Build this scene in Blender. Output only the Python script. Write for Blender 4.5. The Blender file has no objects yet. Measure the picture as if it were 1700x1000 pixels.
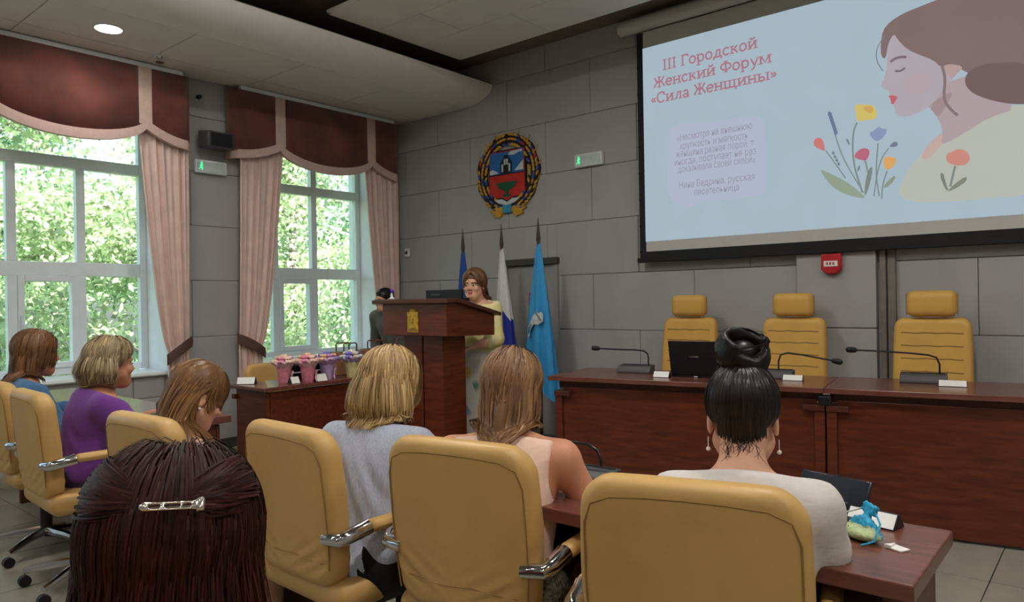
import bpy, bmesh, math, random
import numpy as np
from mathutils import Vector, Matrix

random.seed(7)
rng = np.random.default_rng(7)
scene = bpy.context.scene
COL = scene.collection
PI = math.pi

# ------------------------------------------------------------------ camera
FPX = 1204.0                       # focal length in pixels of the 1700 px wide frame
EYE = 1.35
HEAD = math.radians(40.0)          # heading, left of +Y
ROLL = math.atan(0.0172)
PITCH = math.radians(-0.08)
_f0 = Vector((-math.sin(HEAD), math.cos(HEAD), 0)); _r0 = Vector((math.cos(HEAD), math.sin(HEAD), 0)); _u0 = Vector((0, 0, 1))
CF = _f0*math.cos(PITCH)+_u0*math.sin(PITCH); _u1 = _u0*math.cos(PITCH)-_f0*math.sin(PITCH)
CR = _r0*math.cos(ROLL)-_u1*math.sin(ROLL); CU = _u1*math.cos(ROLL)+_r0*math.sin(ROLL)
cam_d = bpy.data.cameras.new('camera'); cam = bpy.data.objects.new('camera', cam_d); COL.objects.link(cam)
cam_d.sensor_fit = 'HORIZONTAL'; cam_d.sensor_width = 36.0; cam_d.lens = 36.0*FPX/1700.0
cam_d.clip_start = 0.05; cam_d.clip_end = 300
m = Matrix((CR, CU, -CF)).transposed().to_4x4(); m.translation = Vector((0, 0, EYE))
cam.matrix_world = m
scene.camera = cam

def ray(px, py): return CF+CR*((px-850)/FPX)+CU*((500-py)/FPX)
def on_y(px, py, y): r = ray(px, py); return Vector((0, 0, EYE))+r*(y/r.y)     # survey point on a plane parallel to the back wall

# ------------------------------------------------------------------ sky, sun, exposure
world = bpy.data.worlds.new('world'); scene.world = world; world.use_nodes = True
nt = world.node_tree; nt.nodes.clear()
wo = nt.nodes.new('ShaderNodeOutputWorld'); bg = nt.nodes.new('ShaderNodeBackground'); sk = nt.nodes.new('ShaderNodeTexSky')
sk.sky_type = 'NISHITA'; sk.sun_disc = False; sk.sun_elevation = math.radians(48); sk.sun_rotation = math.radians(100)
sk.air_density = 1.0; sk.dust_density = 3.0; sk.ozone_density = 1.0
bg.inputs['Strength'].default_value = 0.75
nt.links.new(sk.outputs[0], bg.inputs[0]); nt.links.new(bg.outputs[0], wo.inputs[0])
sun_d = bpy.data.lights.new('sun', 'SUN'); sun_d.energy = 23; sun_d.angle = math.radians(0.6); sun_d.color = (1, .95, .86)
sun = bpy.data.objects.new('sun', sun_d); COL.objects.link(sun)
sun.rotation_euler = Vector((-0.62, 0.25, -0.74)).to_track_quat('-Z', 'Y').to_euler()
scene.view_settings.view_transform = 'Standard'; scene.view_settings.look = 'None'
scene.view_settings.gamma = 1.0; scene.view_settings.use_curve_mapping = False
scene.view_settings.exposure = 0.0
scene.cycles.use_denoising = True
scene.cycles.max_bounces = 8; scene.cycles.diffuse_bounces = 4; scene.cycles.transparent_max_bounces = 12
LAMP_POWER = 36.0
# portals that guide the daylight sampling through the four window openings
WIN_Y = [(3.86, 5.45), (1.36, 2.98), (-1.16, 0.46), (-3.66, -2.04)]
for (a, b) in WIN_Y:
    pd = bpy.data.lights.new('window_portal', 'AREA'); pd.shape = 'RECTANGLE'; pd.size = b-a; pd.size_y = 2.4
    pd.cycles.is_portal = True
    po = bpy.data.objects.new('window_portal', pd); COL.objects.link(po)
    po.location = (-7.12, (a+b)/2, 1.96)
    po.rotation_euler = Vector((1, 0, 0)).to_track_quat('-Z', 'Z').to_euler()

# ------------------------------------------------------------------ materials
def lin(c):
    return tuple(((v/255.0)/12.92 if v <= 10 else (((v/255.0)+.055)/1.055)**2.4) for v in c[:3])
MATS = {}
def mat(name, col, rough=.55, metal=0.0, var=.12, scale=12.0, stretch=(1, 1, 1), bump=0.0, bscale=60.0, spec=.4, emit=None, estr=0.0,
        coat=0.0, wood=None, sheen=0.0, linear=False):
    """procedural principled material: base colour broken up by noise, optional grain and fine relief"""
    if name in MATS: return MATS[name]
    m = bpy.data.materials.new(name); MATS[name] = m; m.use_nodes = True
    nt = m.node_tree; b = nt.nodes['Principled BSDF']
    c = col if linear else lin(col)
    b.inputs['Roughness'].default_value = rough; b.inputs['Metallic'].default_value = metal
    b.inputs['Specular IOR Level'].default_value = spec; b.inputs['Coat Weight'].default_value = coat
    b.inputs['Sheen Weight'].default_value = sheen
    tc = nt.nodes.new('ShaderNodeTexCoord'); mp = nt.nodes.new('ShaderNodeMapping'); mp.inputs['Scale'].default_value = stretch
    nt.links.new(tc.outputs['Object'], mp.inputs[0])
    nz = nt.nodes.new('ShaderNodeTexNoise'); nz.inputs['Scale'].default_value = scale; nz.inputs['Detail'].default_value = 5
    nt.links.new(mp.outputs[0], nz.inputs['Vector'])
    rp = nt.nodes.new('ShaderNodeValToRGB')
    lo = wood if wood is None else (wood if linear else lin(wood))
    if lo is None: lo = tuple(v*(1-var) for v in c)
    hi = tuple(min(1, v*(1+var)) for v in c) if wood is None else c
    rp.color_ramp.elements[0].position = .3; rp.color_ramp.elements[1].position = .7
    rp.color_ramp.elements[0].color = (*lo, 1); rp.color_ramp.elements[1].color = (*hi, 1)
    nt.links.new(nz.outputs['Fac'], rp.inputs[0]); nt.links.new(rp.outputs[0], b.inputs['Base Color'])
    if bump:
        n2 = nt.nodes.new('ShaderNodeTexNoise'); n2.inputs['Scale'].default_value = bscale; n2.inputs['Detail'].default_value = 4
        nt.links.new(mp.outputs[0], n2.inputs['Vector'])
        bp = nt.nodes.new('ShaderNodeBump'); bp.inputs['Strength'].default_value = bump; bp.inputs['Distance'].default_value = .01
        nt.links.new(n2.outputs['Fac'], bp.inputs['Height']); nt.links.new(bp.outputs[0], b.inputs['Normal'])
    if emit is not None:
        e = emit if linear else lin(emit)
        b.inputs['Emission Color'].default_value = (*e, 1); b.inputs['Emission Strength'].default_value = estr
    return m
def emat(name, col, k=1.0):
    """a projected picture: gives off light only"""
    if name in MATS: return MATS[name]
    m = bpy.data.materials.new(name); MATS[name] = m; m.use_nodes = True
    nt = m.node_tree; b = nt.nodes['Principled BSDF']
    tc = nt.nodes.new('ShaderNodeTexCoord'); nz = nt.nodes.new('ShaderNodeTexNoise'); nz.inputs['Scale'].default_value = 3
    nt.links.new(tc.outputs['Object'], nz.inputs['Vector'])
    rp = nt.nodes.new('ShaderNodeValToRGB'); c = lin(col)
    rp.color_ramp.elements[0].color = (*[v*.95 for v in c], 1); rp.color_ramp.elements[1].color = (*[v*1.05 for v in c], 1)
    nt.links.new(nz.outputs['Fac'], rp.inputs[0]); nt.links.new(rp.outputs[0], b.inputs['Emission Color'])
    b.inputs['Emission Strength'].default_value = k; b.inputs['Base Color'].default_value = (.02, .02, .02, 1)
    b.inputs['Roughness'].default_value = .9; b.inputs['Specular IOR Level'].default_value = .1
    return m
def glass_mat():
    m = bpy.data.materials.new('window_glass'); m.use_nodes = True; nt = m.node_tree; nt.nodes.clear()
    o = nt.nodes.new('ShaderNodeOutputMaterial'); mx = nt.nodes.new('ShaderNodeMixShader'); t = nt.nodes.new('ShaderNodeBsdfTransparent')
    g = nt.nodes.new('ShaderNodeBsdfGlossy'); g.inputs['Roughness'].default_value = .03
    lw = nt.nodes.new('ShaderNodeTexNoise'); lw.inputs['Scale'].default_value = 2
    ma = nt.nodes.new('ShaderNodeMath'); ma.operation = 'MULTIPLY'; ma.inputs[1].default_value = .12
    nt.links.new(lw.outputs['Fac'], ma.inputs[0]); nt.links.new(ma.outputs[0], mx.inputs[0])
    t.inputs[0].default_value = (.93, .97, .95, 1)
    nt.links.new(t.outputs[0], mx.inputs[1]); nt.links.new(g.outputs[0], mx.inputs[2]); nt.links.new(mx.outputs[0], o.inputs[0])
    return m
GLASS = glass_mat()

# ------------------------------------------------------------------ object helpers
def link(o, parent=None):
    COL.objects.link(o)
    if parent is not None: o.parent = parent
    return o
def tag(o, label=None, cat=None, group=None, kind=None):
    if label: o['label'] = label
    if cat: o['category'] = cat
    if group: o['group'] = group
    if kind: o['kind'] = kind
    return o
def thing(name, label, cat, loc=(0, 0, 0), rz=0.0, group=None):
    o = bpy.data.objects.new(name, None); o.empty_display_size = .1; COL.objects.link(o)
    o.location = loc; o.rotation_euler = (0, 0, rz)
    return tag(o, label, cat, group)
def copy_tree(o, parent=None):
    c = o.copy(); COL.objects.link(c)
    if parent is not None: c.parent = parent
    for ch in list(o.children): copy_tree(ch, c)
    return c
def np_mesh(name, V, Fq, smooth=True, mats=None, fmat=None, attr=None):
    """quads or triangles (k per face) from numpy arrays"""
    V = np.asarray(V, np.float32); Fq = np.asarray(Fq, np.int32); k = Fq.shape[1]
    me = bpy.data.meshes.new(name)
    me.vertices.add(len(V)); me.vertices.foreach_set('co', V.ravel())
    me.loops.add(Fq.size); me.loops.foreach_set('vertex_index', Fq.ravel())
    me.polygons.add(len(Fq)); me.polygons.foreach_set('loop_start', np.arange(0, Fq.size, k, dtype=np.int32))
    if smooth: me.polygons.foreach_set('use_smooth', np.ones(len(Fq), bool))
    for mm in (mats or []): me.materials.append(mm)
    if fmat is not None: me.polygons.foreach_set('material_index', np.asarray(fmat, np.int32))
    me.update(calc_edges=True)
    if attr is not None:
        a = me.attributes.new('tone', 'FLOAT', 'POINT'); a.data.foreach_set('value', np.asarray(attr, np.float32))
    me.validate()
    return me

class MB:
    """collects simple solids into ONE mesh object"""
    def __init__(s): s.v = []; s.f = []; s.m = []; s.mi = 0
    def _add(s, vs, fs):
        n = len(s.v); s.v += [tuple(p) for p in vs]; s.f += [tuple(n+i for i in f) for f in fs]; s.m += [s.mi]*len(fs); return s
    def slot(s, i): s.mi = i; return s
    def box(s, lo, hi, R=None, c=None):
        x0, y0, z0 = lo; x1, y1, z1 = hi
        vs = [(x0, y0, z0), (x1, y0, z0), (x1, y1, z0), (x0, y1, z0), (x0, y0, z1), (x1, y0, z1), (x1, y1, z1), (x0, y1, z1)]
        if R is not None:
            c = Vector(c) if c is not None else Vector(((x0+x1)/2, (y0+y1)/2, (z0+z1)/2)); vs = [R@(Vector(p)-c)+c for p in vs]
        return s._add(vs, [(0, 3, 2, 1), (4, 5, 6, 7), (0, 1, 5, 4), (1, 2, 6, 5), (2, 3, 7, 6), (3, 0, 4, 7)])
    def prism(s, poly, axis, a, b):
        """poly of 2-D points extruded along axis ('x': (y,z), 'y': (x,z), 'z': (x,y)) from a to b"""
        n = len(poly)
        ar = sum(poly[i][0]*poly[(i+1) % n][1]-poly[(i+1) % n][0]*poly[i][1] for i in range(n))
        if ar < 0: poly = poly[::-1]
        if a > b: a, b = b, a
        mk = {'x': lambda p, t: (t, p[0], p[1]), 'y': lambda p, t: (p[0], t, p[1]), 'z': lambda p, t: (p[0], p[1], t)}[axis]
        vs = [mk(p, a) for p in poly]+[mk(p, b) for p in poly]
        fs = [tuple(range(n))[::-1], tuple(range(n, 2*n))]+[(i, (i+1) % n, n+(i+1) % n, n+i) for i in range(n)]
        if axis == 'y': fs = [f[::-1] for f in fs]
        return s._add(vs, fs)
    def tube(s, path, r, n=8, cap=True):
        P = [Vector(p) for p in path]; k = len(P)
        rr = list(r) if isinstance(r, (list, tuple)) else [r]*k
        vs = []; up = None
        for i in range(k):
            t = (P[min(i+1, k-1)]-P[max(i-1, 0)]).normalized()
            if up is None: up = Vector((0, 0, 1)) if abs(t.z) < .9 else Vector((1, 0, 0))
            a = t.cross(up)
            if a.length < 1e-5: a = t.cross(Vector((0, 1, 0)))
            a.normalize(); b = a.cross(t).normalized(); up = b
            vs += [P[i]+(a*math.cos(2*PI*j/n)+b*math.sin(2*PI*j/n))*rr[i] for j in range(n)]
        fs = []
        for i in range(k-1):
            for j in range(n):
                fs.append((i*n+j, i*n+(j+1) % n, (i+1)*n+(j+1) % n, (i+1)*n+j))
        if cap: fs += [tuple(range(n))[::-1], tuple(range((k-1)*n, k*n))]
        return s._add(vs, fs)
    def lathe(s, prof, n=20, c=(0, 0, 0), axis='z', squash=(1, 1), cap=True):
        vs = []; k = len(prof)
        for (r, h) in prof:
            for j in range(n):
                a = 2*PI*j/n; p = (r*math.cos(a)*squash[0], r*math.sin(a)*squash[1], h)
                if axis == 'y': p = (p[0], h, -p[1])
                if axis == 'x': p = (h, p[0], p[1])
                vs.append((c[0]+p[0], c[1]+p[1], c[2]+p[2]))
        fs = [(i*n+j, i*n+(j+1) % n, (i+1)*n+(j+1) % n, (i+1)*n+j) for i in range(k-1) for j in range(n)]
        if cap: fs += [tuple(range(n))[::-1], tuple(range((k-1)*n, k*n))]
        return s._add(vs, fs)
    def ball(s, c, r, n=10, k=7, R=None):
        rx, ry, rz = (r, r, r) if not isinstance(r, (tuple, list)) else r
        vs = [(0, 0, -rz)]
        for i in range(1, k):
            ph = -PI/2+PI*i/k
            vs += [(rx*math.cos(ph)*math.cos(2*PI*j/n), ry*math.cos(ph)*math.sin(2*PI*j/n), rz*math.sin(ph)) for j in range(n)]
        vs.append((0, 0, rz)); c = Vector(c)
        vs = [(R@Vector(p) if R is not None else Vector(p))+c for p in vs]
        fs = [(0, 1+(j+1) % n, 1+j) for j in range(n)]
        for i in range(k-2):
            for j in range(n): fs.append((1+i*n+j, 1+i*n+(j+1) % n, 1+(i+1)*n+(j+1) % n, 1+(i+1)*n+j))
        e = len(vs)-1; o = 1+(k-2)*n
        fs += [(o+j, o+(j+1) % n, e) for j in range(n)]
        return s._add(vs, fs)
    def grid(s, rows, close_u=False):
        """rows: list of equally long lists of points"""
        a = len(rows); b = len(rows[0]); vs = [p for r in rows for p in r]; fs = []
        for i in range(a-1):
            for j in range(b if close_u else b-1):
                fs.append((i*b+j, i*b+(j+1) % b, (i+1)*b+(j+1) % b, (i+1)*b+j))
        return s._add(vs, fs)
    def build(s, name, mats, parent=None, bevel=0.0, seg=2, smooth=True, angle=40, solid=0.0, loc=None):
        me = bpy.data.meshes.new(name); me.from_pydata([tuple(p) for p in s.v], [], s.f)
        for mm in (mats if isinstance(mats, (list, tuple)) else [mats]): me.materials.append(mm)
        me.polygons.foreach_set('material_index', np.array(s.m, np.int32))
        if smooth:
            me.polygons.foreach_set('use_smooth', np.ones(len(s.f), bool)); me.update()
            me.set_sharp_from_angle(angle=math.radians(angle))
        me.update()
        o = bpy.data.objects.new(name, me); link(o, parent)
        if loc is not None: o.location = loc
        if solid:
            md = o.modifiers.new('thickness', 'SOLIDIFY'); md.thickness = solid; md.offset = 0
        if bevel:
            md = o.modifiers.new('bevel', 'BEVEL'); md.width = bevel; md.segments = seg; md.limit_method = 'ANGLE'; md.angle_limit = math.radians(50)
        return o

# ------------------------------------------------------------------ signed-distance sculpting
def surface_nets(F, xs, ys, zs):
    nx, ny, nz = F.shape; ins = F < 0
    cy, cz = ny-1, nz-1
    key_all = []; pos_all = []; quads = []
    def cid(i, j, k): return (i*cy+j)*cz+k
    ax = (xs, ys, zs)
    for d in range(3):
        sa = [slice(None)]*3; sb = [slice(None)]*3; sa[d] = slice(0, -1); sb[d] = slice(1, None)
        A = F[tuple(sa)]; B = F[tuple(sb)]
        I = np.argwhere(ins[tuple(sa)] != ins[tuple(sb)])
        if not len(I): continue
        o1, o2 = [(1, 2), (2, 0), (0, 1)][d]
        dim = (nx, ny, nz)
        ok = (I[:, o1] > 0) & (I[:, o2] > 0) & (I[:, o1] < dim[o1]-1) & (I[:, o2] < dim[o2]-1); I = I[ok]
        a = A[I[:, 0], I[:, 1], I[:, 2]]; b = B[I[:, 0], I[:, 1], I[:, 2]]; t = a/(a-b)
        P = np.stack([ax[q][I[:, q]] for q in range(3)], 1).astype(np.float64)
        P[:, d] += t*(ax[d][I[:, d]+1]-ax[d][I[:, d]])
        cs = []
        for (e1, e2) in ((-1, -1), (0, -1), (0, 0), (-1, 0)):
            J = I.copy(); J[:, o1] += e1; J[:, o2] += e2
            cs.append(cid(J[:, 0], J[:, 1], J[:, 2]))
        C = np.stack(cs, 1)
        for q in range(4): key_all.append(C[:, q]); pos_all.append(P)
        fl = a > 0
        C[fl] = C[fl][:, ::-1]
        quads.append(C)
    K = np.concatenate(key_all); P = np.concatenate(pos_all); Q = np.concatenate(quads)
    u, inv, cnt = np.unique(K, return_inverse=True, return_counts=True)
    V = np.zeros((len(u), 3))
    for q in range(3): V[:, q] = np.bincount(inv, P[:, q], len(u))/cnt
    return V, np.searchsorted(u, Q)

def smin(a, b, k):
    if k <= 0: return np.minimum(a, b)
    h = np.maximum(k-np.abs(a-b), 0)/k
    return np.minimum(a, b)-h*h*k*.25
def axis_coords(lo, hi, h, fine=None, hf=None):
    c = [lo]
    while c[-1] < hi:
        st = h
        if fine is not None and fine[0]-h <= c[-1] <= fine[1]: st = hf
        c.append(c[-1]+st)
    return np.array(c, np.float32)
class Sculpt:
    def __init__(s, lo, hi, h, fine=None, hf=None):
        s.ax = [axis_coords(lo[q], hi[q], h, None if fine is None else (fine[0][q], fine[1][q]), hf) for q in range(3)]
        s.F = np.ones([len(a) for a in s.ax], np.float32)
    def blk(s, lo, hi):
        sl = []
        for q in range(3):
            i0 = int(np.searchsorted(s.ax[q], lo[q])); i1 = int(np.searchsorted(s.ax[q], hi[q])); sl.append(slice(max(i0-1, 0), i1+1))
        X = s.ax[0][sl[0]][:, None, None]; Y = s.ax[1][sl[1]][None, :, None]; Z = s.ax[2][sl[2]][None, None, :]
        return tuple(sl), X, Y, Z
    def put(s, fn, lo, hi, k, op='add'):
        m = k+.03
        sl, X, Y, Z = s.blk([v-m for v in lo], [v+m for v in hi])
        if 0 in s.F[sl].shape: return s
        d = fn(X, Y, Z)
        if op == 'add': s.F[sl] = smin(s.F[sl], d, k)
        elif op == 'sub': s.F[sl] = -smin(-s.F[sl], d, k)
        return s
    def cone(s, a, b, ra, rb, k=.02, op='add'):
        a = np.array(a, float); b = np.array(b, float); ba = b-a; L2 = max(ba@ba, 1e-9); r = max(ra, rb)
        def fn(X, Y, Z):
            t = ((X-a[0])*ba[0]+(Y-a[1])*ba[1]+(Z-a[2])*ba[2])/L2; t = np.clip(t, 0, 1)
            return np.sqrt((X-a[0]-t*ba[0])**2+(Y-a[1]-t*ba[1])**2+(Z-a[2]-t*ba[2])**2)-(ra+(rb-ra)*t)
        return s.put(fn, np.minimum(a, b)-r, np.maximum(a, b)+r, k, op)
    def ell(s, c, r, R=None, k=.02, op='add'):
        c = np.array(c, float); r = np.array(r, float); R = np.eye(3) if R is None else np.array(R)
        m = max(r)
        def fn(X, Y, Z):
            x, y, z = X-c[0], Y-c[1], Z-c[2]
            l = [R[0, q]*x+R[1, q]*y+R[2, q]*z for q in range(3)]          # columns of R are the local axes
            k0 = np.sqrt(sum((l[q]/r[q])**2 for q in range(3))); k1 = np.sqrt(sum((l[q]/r[q]**2)**2 for q in range(3)))
            return k0*(k0-1)/np.maximum(k1, 1e-6)
        return s.put(fn, c-m, c+m, k, op)
    def rbox(s, c, hsz, rad, R=None, k=.01, op='add'):
        c = np.array(c, float); R = np.eye(3) if R is None else np.array(R); m = float(np.linalg.norm(hsz))
        def fn(X, Y, Z):
            x, y, z = X-c[0], Y-c[1], Z-c[2]
            q = [np.abs(R[0, i]*x+R[1, i]*y+R[2, i]*z)-(hsz[i]-rad) for i in range(3)]
            return np.sqrt(sum(np.maximum(v, 0)**2 for v in q))+np.minimum(np.maximum(np.maximum(q[0], q[1]), q[2]), 0)-rad
        return s.put(fn, c-m, c+m, k, op)
    def plane(s, p, n, k=.005):
        """keep the side the normal points away from"""
        X, Y, Z = s.ax[0][:, None, None], s.ax[1][None, :, None], s.ax[2][None, None, :]
        n = np.array(n, float); n /= np.linalg.norm(n)
        d = (X-p[0])*n[0]+(Y-p[1])*n[1]+(Z-p[2])*n[2]
        s.F = -smin(-s.F, -d, k); return s
    def mesh(s): return surface_nets(s.F, *s.ax)
def rot3(rx=0, ry=0, rz=0):
    return np.array(Matrix.Rotation(rz, 3, 'Z')@Matrix.Rotation(ry, 3, 'Y')@Matrix.Rotation(rx, 3, 'X'))

# shared materials
WALLP = mat('wall_panel_paint', (168, 166, 164), .7, var=.05, scale=3, bump=.05, bscale=200)
JOINT = mat('wall_joint', (136, 131, 129), .9, var=.1)
CEILP = mat('ceiling_panel_paint', (224, 222, 214), .8, var=.04, scale=4, bump=.05, bscale=250)
CEILD = mat('upper_ceiling_shaded', (120, 110, 98), .9, var=.06)  # grey ceiling in shadow: the shade is put into this dark taupe
COVE = mat('cove_plaster', (232, 229, 224), .75, var=.03)
WHITEP = mat('white_plastic', (222, 228, 230), .4, var=.03)
REVEAL = mat('reveal_plaster', (240, 243, 244), .7, var=.03)
BROWNV = mat('brown_velvet', (112, 62, 52), .8, var=.35, scale=3.5, sheen=.3, bump=.15, bscale=20)
PINKV = mat('pink_trim_cloth', (214, 184, 172), .8, var=.06, scale=30)
CURT = mat('pink_curtain_cloth', (230, 202, 190), .85, var=.07, scale=8, sheen=.2)
TIE = mat('brown_tieback_cloth', (98, 68, 62), .8, var=.12)
WOODM = mat('mahogany_laminate', (112, 54, 32), .33, wood=(80, 34, 18), scale=5, stretch=(1, 1, 9), spec=.4)
WOODH = mat('mahogany_laminate_horizontal', (106, 49, 27), .3, wood=(72, 29, 15), scale=4, stretch=(1.2, 9, 9), spec=.45)
WOODD = mat('dark_mahogany', (92, 46, 30), .4, wood=(66, 30, 18), scale=5, stretch=(1, 1, 8))
WOODT = mat('desk_top_laminate', (118, 72, 60), .25, wood=(98, 56, 45), scale=5, stretch=(1, 9, 9), spec=.5)
BEIGE = mat('beige_leatherette', (200, 160, 96), .42, var=.06, scale=6, bump=.12, bscale=28, spec=.4)
BEIGE2 = mat('mustard_leatherette', (214, 168, 84), .42, var=.06, scale=6, bump=.1, bscale=30, spec=.4)
SEAM = mat('stitched_seam', (150, 112, 56), .6, var=.1)
CHROME = mat('chrome', (205, 205, 208), .12, metal=1.0, var=.03)
BLACKP = mat('black_plastic', (20, 20, 22), .4, var=.2)
DGREY = mat('dark_grey_plastic', (70, 70, 72), .5, var=.1)
PAPER = mat('white_paper', (232, 230, 224), .7, var=.03)
# ================================================================== the room
XL, YB, XR, YF = -6.5, 5.7, 3.6, -5.2
CZ = 3.86                                        # main ceiling
def struct(name, mb, mats, parent=None, **kw):
    o = mb.build(name, mats, parent, **kw)
    if parent is None: o['kind'] = 'structure'
    return o
# floor: slab with square tiles where the photo lets one pick them apart
FLOORB = mat('floor_grout', (92, 88, 80), .8)
FT = mat('floor_tile', (150, 144, 130), .3, var=.12, scale=6, spec=.4)
fl = struct('floor', MB().box((XL, YF, -.12), (XR, YB, -.012)), FLOORB)
tmb = MB().box((0, 0, -.012), (.594, .594, 0)); tile0 = None
for i in range(17):
    for j in range(12):
        x, y = -6.48+.6*i, -1.4+.6*j
        if x+.6 > XR or y+.6 > YB: continue
        if tile0 is None: tile0 = tmb.build('tile', FT, fl, smooth=False); o = tile0
        else: o = bpy.data.objects.new('tile', tile0.data); link(o, fl)
        o.location = (x, y, 0)
rest = MB()
for i in range(17):
    for j in range(6):
        x, y = -6.48+.6*i, -5.0+.6*j
        if x+.6 <= XR: rest.box((x, y, -.012), (x+.594, y+.594, 0))
o = rest.build('tile_field', FT, fl, smooth=False); o['kind'] = 'stuff'

# wall panels in half bond: rows .51 m, joints every 1.02 m
ROWS = [0.03, .55, 1.06, 1.58, 2.085, 2.585, 3.09, 3.6, CZ]
def panels(parent, u0, u1, put, skip=None, first=-4.805):
    """put(ua, ub, za, zb) builds one panel of the wall"""
    for r in range(len(ROWS)-1):
        off = first if r % 2 == 0 else first+.49
        u = off-1.02*12
        while u < u1:
            a, b = max(u, u0), min(u+1.02, u1)
            if b-a > .03:
                put(a+.002, b-.002, ROWS[r]+.002, ROWS[r+1]-.002)
            u += 1.02
# back wall
wb = struct('wall_back', MB().box((XL-.6, YB+.03, -.1), (XR+.2, YB+.3, CZ+.3)), JOINT, smooth=False)
DX0, DX1, DZ = -4.87, -4.20, 1.74                # grey door set in the back wall
def put_back(a, b, za, zb):
    segs = [(a, b, za, zb)]
    out = []
    for (p, q, r, s) in segs:
        if q < DX0 or p > DX1 or r > DZ: out.append((p, q, r, s)); continue
        if p < DX0: out.append((p, DX0, r, s))
        if q > DX1: out.append((DX1, q, r, s))
        if s > DZ: out.append((max(p, DX0), min(q, DX1), DZ, s))
    for (p, q, r, s) in out:
        if q-p > .01 and s-r > .01:
            MB().box((p, YB-.006*random.random()*.3, r), (q, YB+.03, s)).build('panel', WALLP, wb, bevel=.003, seg=1, smooth=False)
panels(wb, XL, XR, put_back)
# door
DOORM = mat('door_paint', (150, 147, 144), .5, var=.04); DKM = mat('dark_trim', (66, 62, 60), .5, var=.1)
d1 = struct('door_1', MB().box((DX0+.05, YB-.005, .01), (DX1-.02, YB+.04, DZ-.05)), DOORM, bevel=.004, smooth=False)
MB().box((DX0-.03, YB-.03, 0), (DX0+.05, YB+.035, DZ)).build('door_jamb', DOORM, d1, bevel=.004, smooth=False)
MB().box((DX1-.02, YB-.03, 0), (DX1+.02, YB+.035, DZ)).build('door_jamb', DOORM, d1, bevel=.004, smooth=False)
MB().box((DX0-.04, YB-.05, DZ-.045), (DX1+.03, YB+.03, DZ+.02)).build('door_header', DKM, d1, bevel=.004, smooth=False)
MB().tube([(DX1-.07, YB-.008, .93), (DX1-.07, YB-.06, .93), (DX1-.17, YB-.065, .93)], .011, 8).build('door_handle', BLACKP, d1)
RED = mat('red_sign_paint', (176, 44, 52), .5); 
ds = MB().box((-4.55, YB-.012, 1.28), (-4.44, YB-.006, 1.42)).build('door_notice', RED, d1, smooth=False)
ds['label'] = 'small red notice with white bars'
for k in range(3): MB().box((-4.535, YB-.015, 1.30+.036*k), (-4.455, YB-.012, 1.318+.036*k)).build('notice_text_bar', PAPER, ds, smooth=False)
# pilaster behind the head table and the vertical duct beside it
tr = struct('trim_1', MB().box((-1.89, YB-.07, .0), (-1.335, YB+.03, 1.10)).box((-1.89, YB-.07, 1.106), (-1.335, YB+.03, 1.66)).box((-1.89, YB-.07, 1.668), (-1.335, YB+.03, 3.6)), WALLP, bevel=.004, smooth=False)
tag(tr, 'shallow grey wall pilaster behind the head table')
tr2 = struct('trim_2', MB().box((-1.315, YB-.05, 0), (-1.275, YB+.03, 3.6)).box((-1.268, YB-.035, 0), (-1.215, YB+.03, 3.6)), mat('duct_paint', (124, 116, 108), .6), bevel=.004, smooth=False)
tag(tr2, 'narrow vertical cable ducts right of the pilaster')
for o_ in (wb, fl): pass
bb = struct('baseboard_back', MB().box((XL, YB-.02, 0), (DX0-.04, YB, .09)).box((DX1+.03, YB-.02, 0), (-1.9, YB, .09)).box((-1.2, YB-.02, 0), (XR, YB, .09)), DKM, smooth=False)
# left wall with the window openings
SILL, WTOP = .76, 3.16
wl = struct('wall_left', MB().box((XL-.03, 0, -.1), (XL-.031, .01, 0)), JOINT, smooth=False)
ys = [YF]
for (a, b) in sorted(WIN_Y): ys += [a, b]
ys.append(YB+.03)
core = MB()
for i in range(0, len(ys), 2): core.box((XL-.62, ys[i], -.1), (XL-.03, ys[i+1], CZ+.3))
for (a, b) in WIN_Y:
    core.box((XL-.62, a, -.1), (XL-.03, b, SILL-.02)); core.box((XL-.62, a, WTOP), (XL-.03, b, CZ+.3))
core.build('wall_core', REVEAL, wl, smooth=False)
def put_left(a, b, za, zb):
    segs = [(a, b, za, zb)]
    for (p, q) in WIN_Y:
        new = []
        for (u0, u1, z0, z1) in segs:
            if u1 <= p or u0 >= q or z1 <= SILL-.02 or z0 >= WTOP: new.append((u0, u1, z0, z1)); continue
            if u0 < p: new.append((u0, p, z0, z1))
            if u1 > q: new.append((q, u1, z0, z1))
            if z0 < SILL-.02: new.append((max(u0, p), min(u1, q), z0, SILL-.02))
            if z1 > WTOP: new.append((max(u0, p), min(u1, q), WTOP, z1))
        segs = new
    for (u0, u1, z0, z1) in segs:
        if u1-u0 > .02 and z1-z0 > .02:
            MB().box((XL-.03, u0, z0), (XL+.003*random.random(), u1, z1)).build('panel', WALLP, wl, bevel=.003, seg=1, smooth=False)
panels(wl, YF, YB, put_left, first=3.2)
struct('baseboard_left', MB().box((XL, YF, 0), (XL+.02, YB, .09)), DKM, smooth=False)
struct('wall_right', MB().box((XR, YF-.2, -.1), (XR+.2, YB+.3, CZ+.3)), WALLP, smooth=False)
struct('wall_front', MB().box((XL-.6, YF-.2, -.1), (XR+.2, YF, CZ+.3)), WALLP, smooth=False)

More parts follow.
